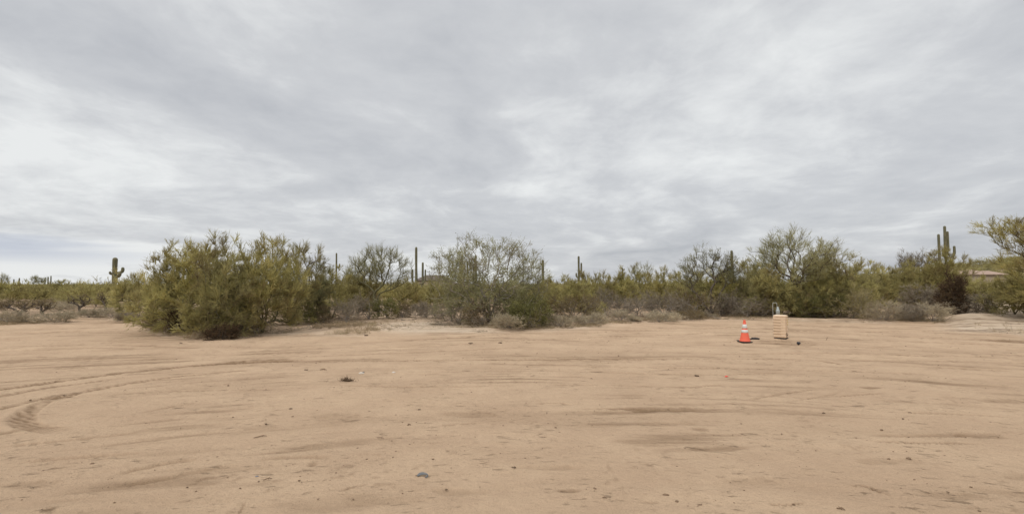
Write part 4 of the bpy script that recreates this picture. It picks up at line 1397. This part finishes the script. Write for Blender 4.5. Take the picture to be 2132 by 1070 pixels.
stone(980, 715, 10, 'flat dark clod left of the central far clod', 'clod', 'clod', 'clod', flat=.3)
stone(1098, 764, 5, 'dark stone by itself right of centre', 'clod')
stone(390, 1014, 4, 'tiny dark stone in the left foreground', 'clod')
stone(824, 940, 5, 'reddish stone in the foreground left of the grey plastic shard', 'stone')
stone(929, 1019, 6, 'brown stone right below the grey plastic shard', 'clod')
stone(1715, 860, 6, 'brown clod in the right foreground sand', 'clod', 'clod', 'clod')
stone(1070, 974, 9, 'brown clod in the middle foreground, right of the grey plastic shard', 'clod', 'clod', 'clod')
stone(535, 991, 6, 'blue grey plastic chip in the left foreground', 'bluechip', 'plastic_chip', 'litter', flat=.25, group='scraps of litter on the sand')
stone(1880, 872, 5, 'dark stone in the right foreground sand', 'clod')


def stick(px, py, px2, py2, r, label):
    a = np.array(on_ground(px, py, r)); b = np.array(on_ground(px2, py2, r))
    m = MB(); d = b - a
    pts = [a * 0, d * .3 + np.array([0, 0, r]), d * .65 + np.array([.0, .01, r * 2]), d]
    m.tube(pts, [r * .7, r, r * .9, r * .4], 6)
    m.tube([d * .62, d * .75 + np.array([-.02, .06, .02])], [r * .6, r * .2], 5)
    o = m.build('stick', M['wood'], smooth=True); o.location = a
    return tag(o, label, 'stick', 'sticks lying on the sand')


stick(528, 912, 556, 908, .008, 'thin stick on the sand left of the foreground')
stick(785, 911, 800, 914, .006, 'short curved stick in the middle foreground')
stick(667, 770, 680, 771, .014, 'dark stick right of the brown clod on the sand')
stick(1742, 1059, 1760, 1063, .009, 'dark stick in the right foreground')
stick(1720, 709, 1724, 703, .016, 'upright broken stick right of the utility cabinet')
stick(548, 1000, 566, 997, .007, 'stick just right of the blue grey chip')
stick(1254, 1036, 1264, 1038, .006, 'small dark stick in the central foreground')
stick(855, 885, 848, 886, .010, 'short dark stick left of the centre foreground')


def twig_clump(px, py, label):
    p = on_ground(px, py)
    rng = np.random.default_rng(3)
    root = empty('twig_clump', p, label, 'twigs')
    q = np.zeros((160, 3)) + rng.normal(0, .04, (160, 3)) * np.array([2.2, .8, .3]); q[:, 2] = np.abs(q[:, 2])
    d = unit(rng.normal(size=(160, 3)) + np.array([-.5, 0, .35])); d[:, 2] = np.abs(d[:, 2])
    V, Fq = tri_blades(q, d, rng.uniform(.06, .17, 160), np.full(160, .009), rng)
    link('twigs', V, Fq, M['rust'], root, attrs={'var': ('FACE', rng.random(160))})
    V, Fq = rock_geo(rng, .075, 2, .5); V = V + np.array([.03, 0, .015])
    link('root_ball', V, Fq, M['clod'], root, True)


twig_clump(723, 793, 'dark uprooted clump of twigs lying on the open sand')

# curled grey plastic shard
p = on_ground(880, 992)
mb = MB()
out_, inn = [], []
for i in range(15):
    a = R(200 - i * 17)
    w_ = 0.018 + 0.016 * math.sin(min(1, i / 10) * math.pi)
    out_.append((0.075 * math.cos(a), 0.060 * math.sin(a), 0.012 + 0.012 * math.sin(i * .4)))
    inn.append(((0.075 - w_) * math.cos(a) + .006, (0.060 - w_) * math.sin(a), 0.008))
v = []
for a, b in zip(out_, inn):
    v += [a, b, (b[0], b[1], b[2] - .006), (a[0], a[1], a[2] - .010)]
f = []
for i in range(14):
    for k in range(4):
        f.append((i * 4 + k, i * 4 + (k + 1) % 4, i * 4 + 4 + (k + 1) % 4, i * 4 + 4 + k))
f += [(0, 1, 2, 3), (59, 58, 57, 56)]
mb.add(v, f)
o = mb.build('plastic_shard', M['plastic']); o.location = (p[0], p[1], p[2] + .012); o.rotation_euler = (R(8), R(-5), R(-20))
tag(o, 'curled grey plastic shard lying in the foreground sand', 'litter', 'scraps of litter on the sand')
# red scrap
p = on_ground(1513, 785)
mb = MB()
mb.add([(-.05, 0, .0), (-.01, -.035, .012), (.05, -.01, .02), (.055, .025, .008), (.0, .03, .03), (-.045, .02, .006),
        (-.05, 0, -.006), (-.01, -.035, .004), (.05, -.01, .012), (.055, .025, .0), (.0, .03, .02), (-.045, .02, -.002)],
       [(0, 1, 4, 5), (1, 2, 3, 4), (6, 11, 10, 7), (7, 10, 9, 8)] + [(k, 6 + k, 6 + (k + 1) % 6, (k + 1) % 6) for k in range(6)])
o = mb.build('red_scrap', M['red']); o.location = (p[0], p[1], p[2] + .012)
tag(o, 'small red plastic scrap on the sand below the cone', 'litter', 'scraps of litter on the sand')


# ------------------------------------------------------------------ traffic cone
def cone(px, py):
    p = on_ground(px, py)
    root = empty('traffic_cone', p, 'orange traffic cone with two white reflective bands on a black base', 'cone', rz=R(8))
    m = MB(); m.box((0, 0, 0.014), (0.46, 0.46, 0.030), 0.010); m.build('base', M['rubber'], root)
    prof = [(0.200, 0.045), (0.196, 0.062), (0.180, 0.070), (0.171, 0.10), (0.150, 0.20), (0.1075, 0.42), (0.100, 0.44)]
    # lower orange flare stops where the lower sleeve begins; the body carries on inside the sleeves
    prof = [(0.222, 0.030), (0.226, 0.040), (0.214, 0.060), (0.196, 0.13), (0.168, 0.25), (0.142, 0.38), (0.122, 0.50), (0.104, 0.60), (0.080, 0.73), (0.058, 0.84),
            (0.046, 0.89), (0.048, 0.895), (0.048, 0.925), (0.038, 0.935), (0.020, 0.935), (0.020, 0.80)]
    m = MB(); m.lathe(prof, 36); m.build('cone_body', M['orange'], root, True)
    rad = lambda z: np.interp(z, [q[1] for q in prof[:10]], [q[0] for q in prof[:10]]) + 0.003
    for z0, z1 in ((0.40, 0.525), (0.585, 0.755)):
        m = MB(); m.lathe([(rad(z0) - .002, z0 - .001), (rad(z0), z0), (rad((z0 + z1) / 2), (z0 + z1) / 2), (rad(z1), z1), (rad(z1) - .004, z1 + .001)], 36)
        m.build('reflective_band', M['reflect'], root, True)
    # black weights laid beside it
    q = on_ground(px + 21, py - 4)
    rng = np.random.default_rng(4)
    V, Fq = rock_geo(rng, 0.15, 3, 0.42); V[:, 0] *= 1.35
    V *= 1 + 0.05 * np.sin(V[:, :1] * 60)
    o = link('sandbag', V, Fq, M['rubber'], smooth=True); o.location = (q[0], q[1], q[2] + .045)
    tag(o, 'dark slumped weight bag lying right of the traffic cone', 'sandbag')
    q = on_ground(px - 15, py - 2)
    V, Fq = rock_geo(rng, 0.07, 2, 0.4)
    o = link('dark_rock', V, Fq, M['rubber'], smooth=True); o.location = (q[0], q[1], q[2] + .012)
    tag(o, 'small dark lump left of the traffic cone base', 'rock')


cone(1551, 711.5)


# ------------------------------------------------------------------ utility cabinet and the pipes behind it
def cabinet(px, py):
    p = on_ground(px, py)
    rz = R(-34 + 28)
    yaw = math.atan2(p[0], p[1])
    root = empty('utility_cabinet', p, 'tan ribbed metal utility cabinet with a rounded lid standing on the sand', 'utility box', rz=-yaw - R(17))
    W, D, H = 0.52, 0.38, 1.00
    m = MB(); m.box((0, 0, 0.03), (W - .02, D - .02, 0.07), 0.012); m.build('plinth', M['rubber'], root)
    m = MB(); m.box((0, 0, 0.07 + (H - .07) / 2), (W - .03, D - .03, H - .07), 0.012); m.build('body', M['cabinet'], root)
    # seven horizontal pressed bands round the cabinet
    n = 7; step = (H - 0.10) / n
    m = MB()
    for k in range(n):
        z = 0.09 + step * (k + .5)
        m.box((0, 0, z), (W, D, step * 0.84), 0.012)
    m.build('ribbed_panel', M['cabinet'], root)
    m = MB()
    for k in range(n - 1):
        z = 0.09 + step * (k + 1)
        m.box((-0.09, -D / 2 + .004, z), (0.30, 0.014, 0.022), 0.0)
    m.build('louvre_slot_shade', M['cabinet_shade'], root)  # solid dark strips that paint the shade between the bands
    # lid with rounded shoulders
    m = MB(); prof = []
    L = 6
    v = []; f = []
    rings = [(0.002, 0), (0.008, 0.015), (0.006, 0.05), (-0.006, 0.072), (-0.05, 0.088), (-0.14, 0.095)]
    nn = 32
    for g_, z in rings:
        for k in range(nn):
            a = 2 * math.pi * k / nn
            ca, sa = math.cos(a), math.sin(a)
            e = 0.28
            x = math.copysign(abs(ca) ** e, ca) * (W / 2 + g_); y = math.copysign(abs(sa) ** e, sa) * (D / 2 + g_)
            v.append((x, y, H - .01 + z))
    for i in range(len(rings) - 1):
        for k in range(nn):
            f.append((i * nn + k, i * nn + (k + 1) % nn, (i + 1) * nn + (k + 1) % nn, (i + 1) * nn + k))
    f.append(tuple(range(nn))[::-1]); f.append(tuple((len(rings) - 1) * nn + k for k in range(nn)))
    m.add(v, f); m.build('lid', M['cabinet'], root, True)
    # latch hardware and yellow marks on the narrow right side
    m = MB()
    m.box((W / 2 + .006, -0.05, 0.56), (0.018, 0.03, 0.84), 0.004)
    for k in range(5):
        m.box((W / 2 + .016, -0.05, 0.22 + .17 * k), (0.022, 0.06, 0.035), 0.005)
    m.build('hinge_strip', M['cabinet'], root)
    for k in range(3):
        m = MB(); m.box((W / 2 + .010, 0.08, 0.66 + .10 * k), (0.014, 0.05, 0.035), 0.003)
        m.build('warning_tag', M['yellow'], root)
    m = MB(); m.box((W / 2 + .009, 0.05, 0.20), (0.020, 0.05, 0.06), 0.006); m.build('padlock', M['black'], root)
    m = MB(); m.tube([(W / 2 + .02, -.12, .30), (W / 2 + .03, -.12, .22), (W / 2 + .02, -.12, .14)], .010, 8)
    m.build('cable', M['black'], root)

    # gooseneck pipe and capped canister behind
    q = on_ground(1615, 702)
    r2 = empty('vent_pipe', q, 'thin looped metal pipe rising behind the utility cabinet', 'pipe')
    s = q[1] / F
    top = (702 - 631) * s
    w_ = 8.5 * s
    pts = [(-w_ * .5, 0, -.05), (-w_ * .5, 0, top - .06), (-w_ * .47, 0, top - .02), (-w_ * .36, 0, top), (w_ * .36, 0, top + .0), (w_ * .47, 0, top - .02), (w_ * .5, 0, top - .06), (w_ * .52, 0, top - .32)]
    m = MB(); m.tube(pts, .011, 10); m.build('pipe_loop', M['white_pipe'], r2, True)
    q = on_ground(1621, 703)
    r3 = empty('steel_canister', q, 'grey green capped steel canister on a post behind the cabinet', 'canister', rz=0)
    H2 = (703 - 640) * s
    m = MB(); m.lathe([(.035, -.05), (.035, H2 - .36)], 14); m.build('post', M['galv'], r3, True)
    c = H2 - .38
    m = MB(); m.lathe([(.06, c), (.082, c + .01), (.084, c + .20), (.075, c + .235), (.058, c + .25), (.052, c + .26), (.052, c + .315), (.044, c + .325), (.042, c + .36), (.03, c + .375)], 22)
    o = m.build('canister_body', M['galv'], r3, True)
    m = MB()
    for zz in (c + .205, c + .262): m.lathe([(.088, zz), (.090, zz + .004), (.088, zz + .012)] if zz < c + .25 else [(.058, zz), (.060, zz + .004), (.058, zz + .012)], 22)
    m.build('clamp_band', M['white_pipe'], r3, True)


cabinet(1626, 705.5)


# ------------------------------------------------------------------ houses far behind
def house(px, D, roof_y, wpx, label, tile, two=False):
    x = (px - 1066) / F * D
    z = float(terrain(x, D)); s = D / F
    hz = 535 + F * math.tan(PITCH)
    ridge = CAM[2] + (hz - roof_y) * s - z
    root = empty('ranch_house', (x, D, z), label, 'house')
    W = wpx * s; dp = 9.0; eave = ridge - min(1.6, W * .12) - .4
    eave = max(eave, 2.4)
    wl = MB(); wl.box((0, 0, eave / 2 - 1), (W, dp, eave + 2)); wl.build('wall', M['stucco'], root)
    def hip(cx, w, d, e, rg):
        m = MB(); o_ = .5; h = d / 2
        v = [(cx - w / 2 - o_, -h - o_, e), (cx + w / 2 + o_, -h - o_, e), (cx + w / 2 + o_, h + o_, e), (cx - w / 2 - o_, h + o_, e),
             (cx - w / 2 + w * .22, 0, rg), (cx + w / 2 - w * .22, 0, rg)]
        v += [(a, b, c - .18) for a, b, c in v[:4]]
        m.add(v, [(0, 1, 5, 4), (1, 2, 5), (2, 3, 4, 5), (3, 0, 4), (0, 6, 7, 1), (1, 7, 8, 2), (2, 8, 9, 3), (3, 9, 6, 0), (9, 8, 7, 6)])
        return m.build('roof', M[tile], root)
    if two:
        hip(-W * .27, W * .42, dp, eave, ridge); hip(W * .27, W * .44, dp, eave, ridge - .25)
    else:
        r_ = hip(0, W, dp, eave, ridge)
    for k in (-.3, .05, .33):
        m = MB(); m.box((W * k, -dp / 2 - .03, 1.5), (1.4, .10, 1.2)); f_ = m.build('window', M['stucco'], root)
        m = MB(); m.box((W * k, -dp / 2 - .085, 1.5), (1.2, .02, 1.0)); m.build('pane', M['glass'], f_)
    m = MB(); m.box((-W * .12, -dp / 2 - .03, 1.05), (1.0, .08, 2.1)); m.build('door', M['wood'], root)


house(905, 170, 573, 66, 'low brown roofed house seen behind the tallest saguaro', 'browntile')
house(2036, 150, 562, 56, 'low house with pink tiled roofs in the trees at the right', 'tile', True)
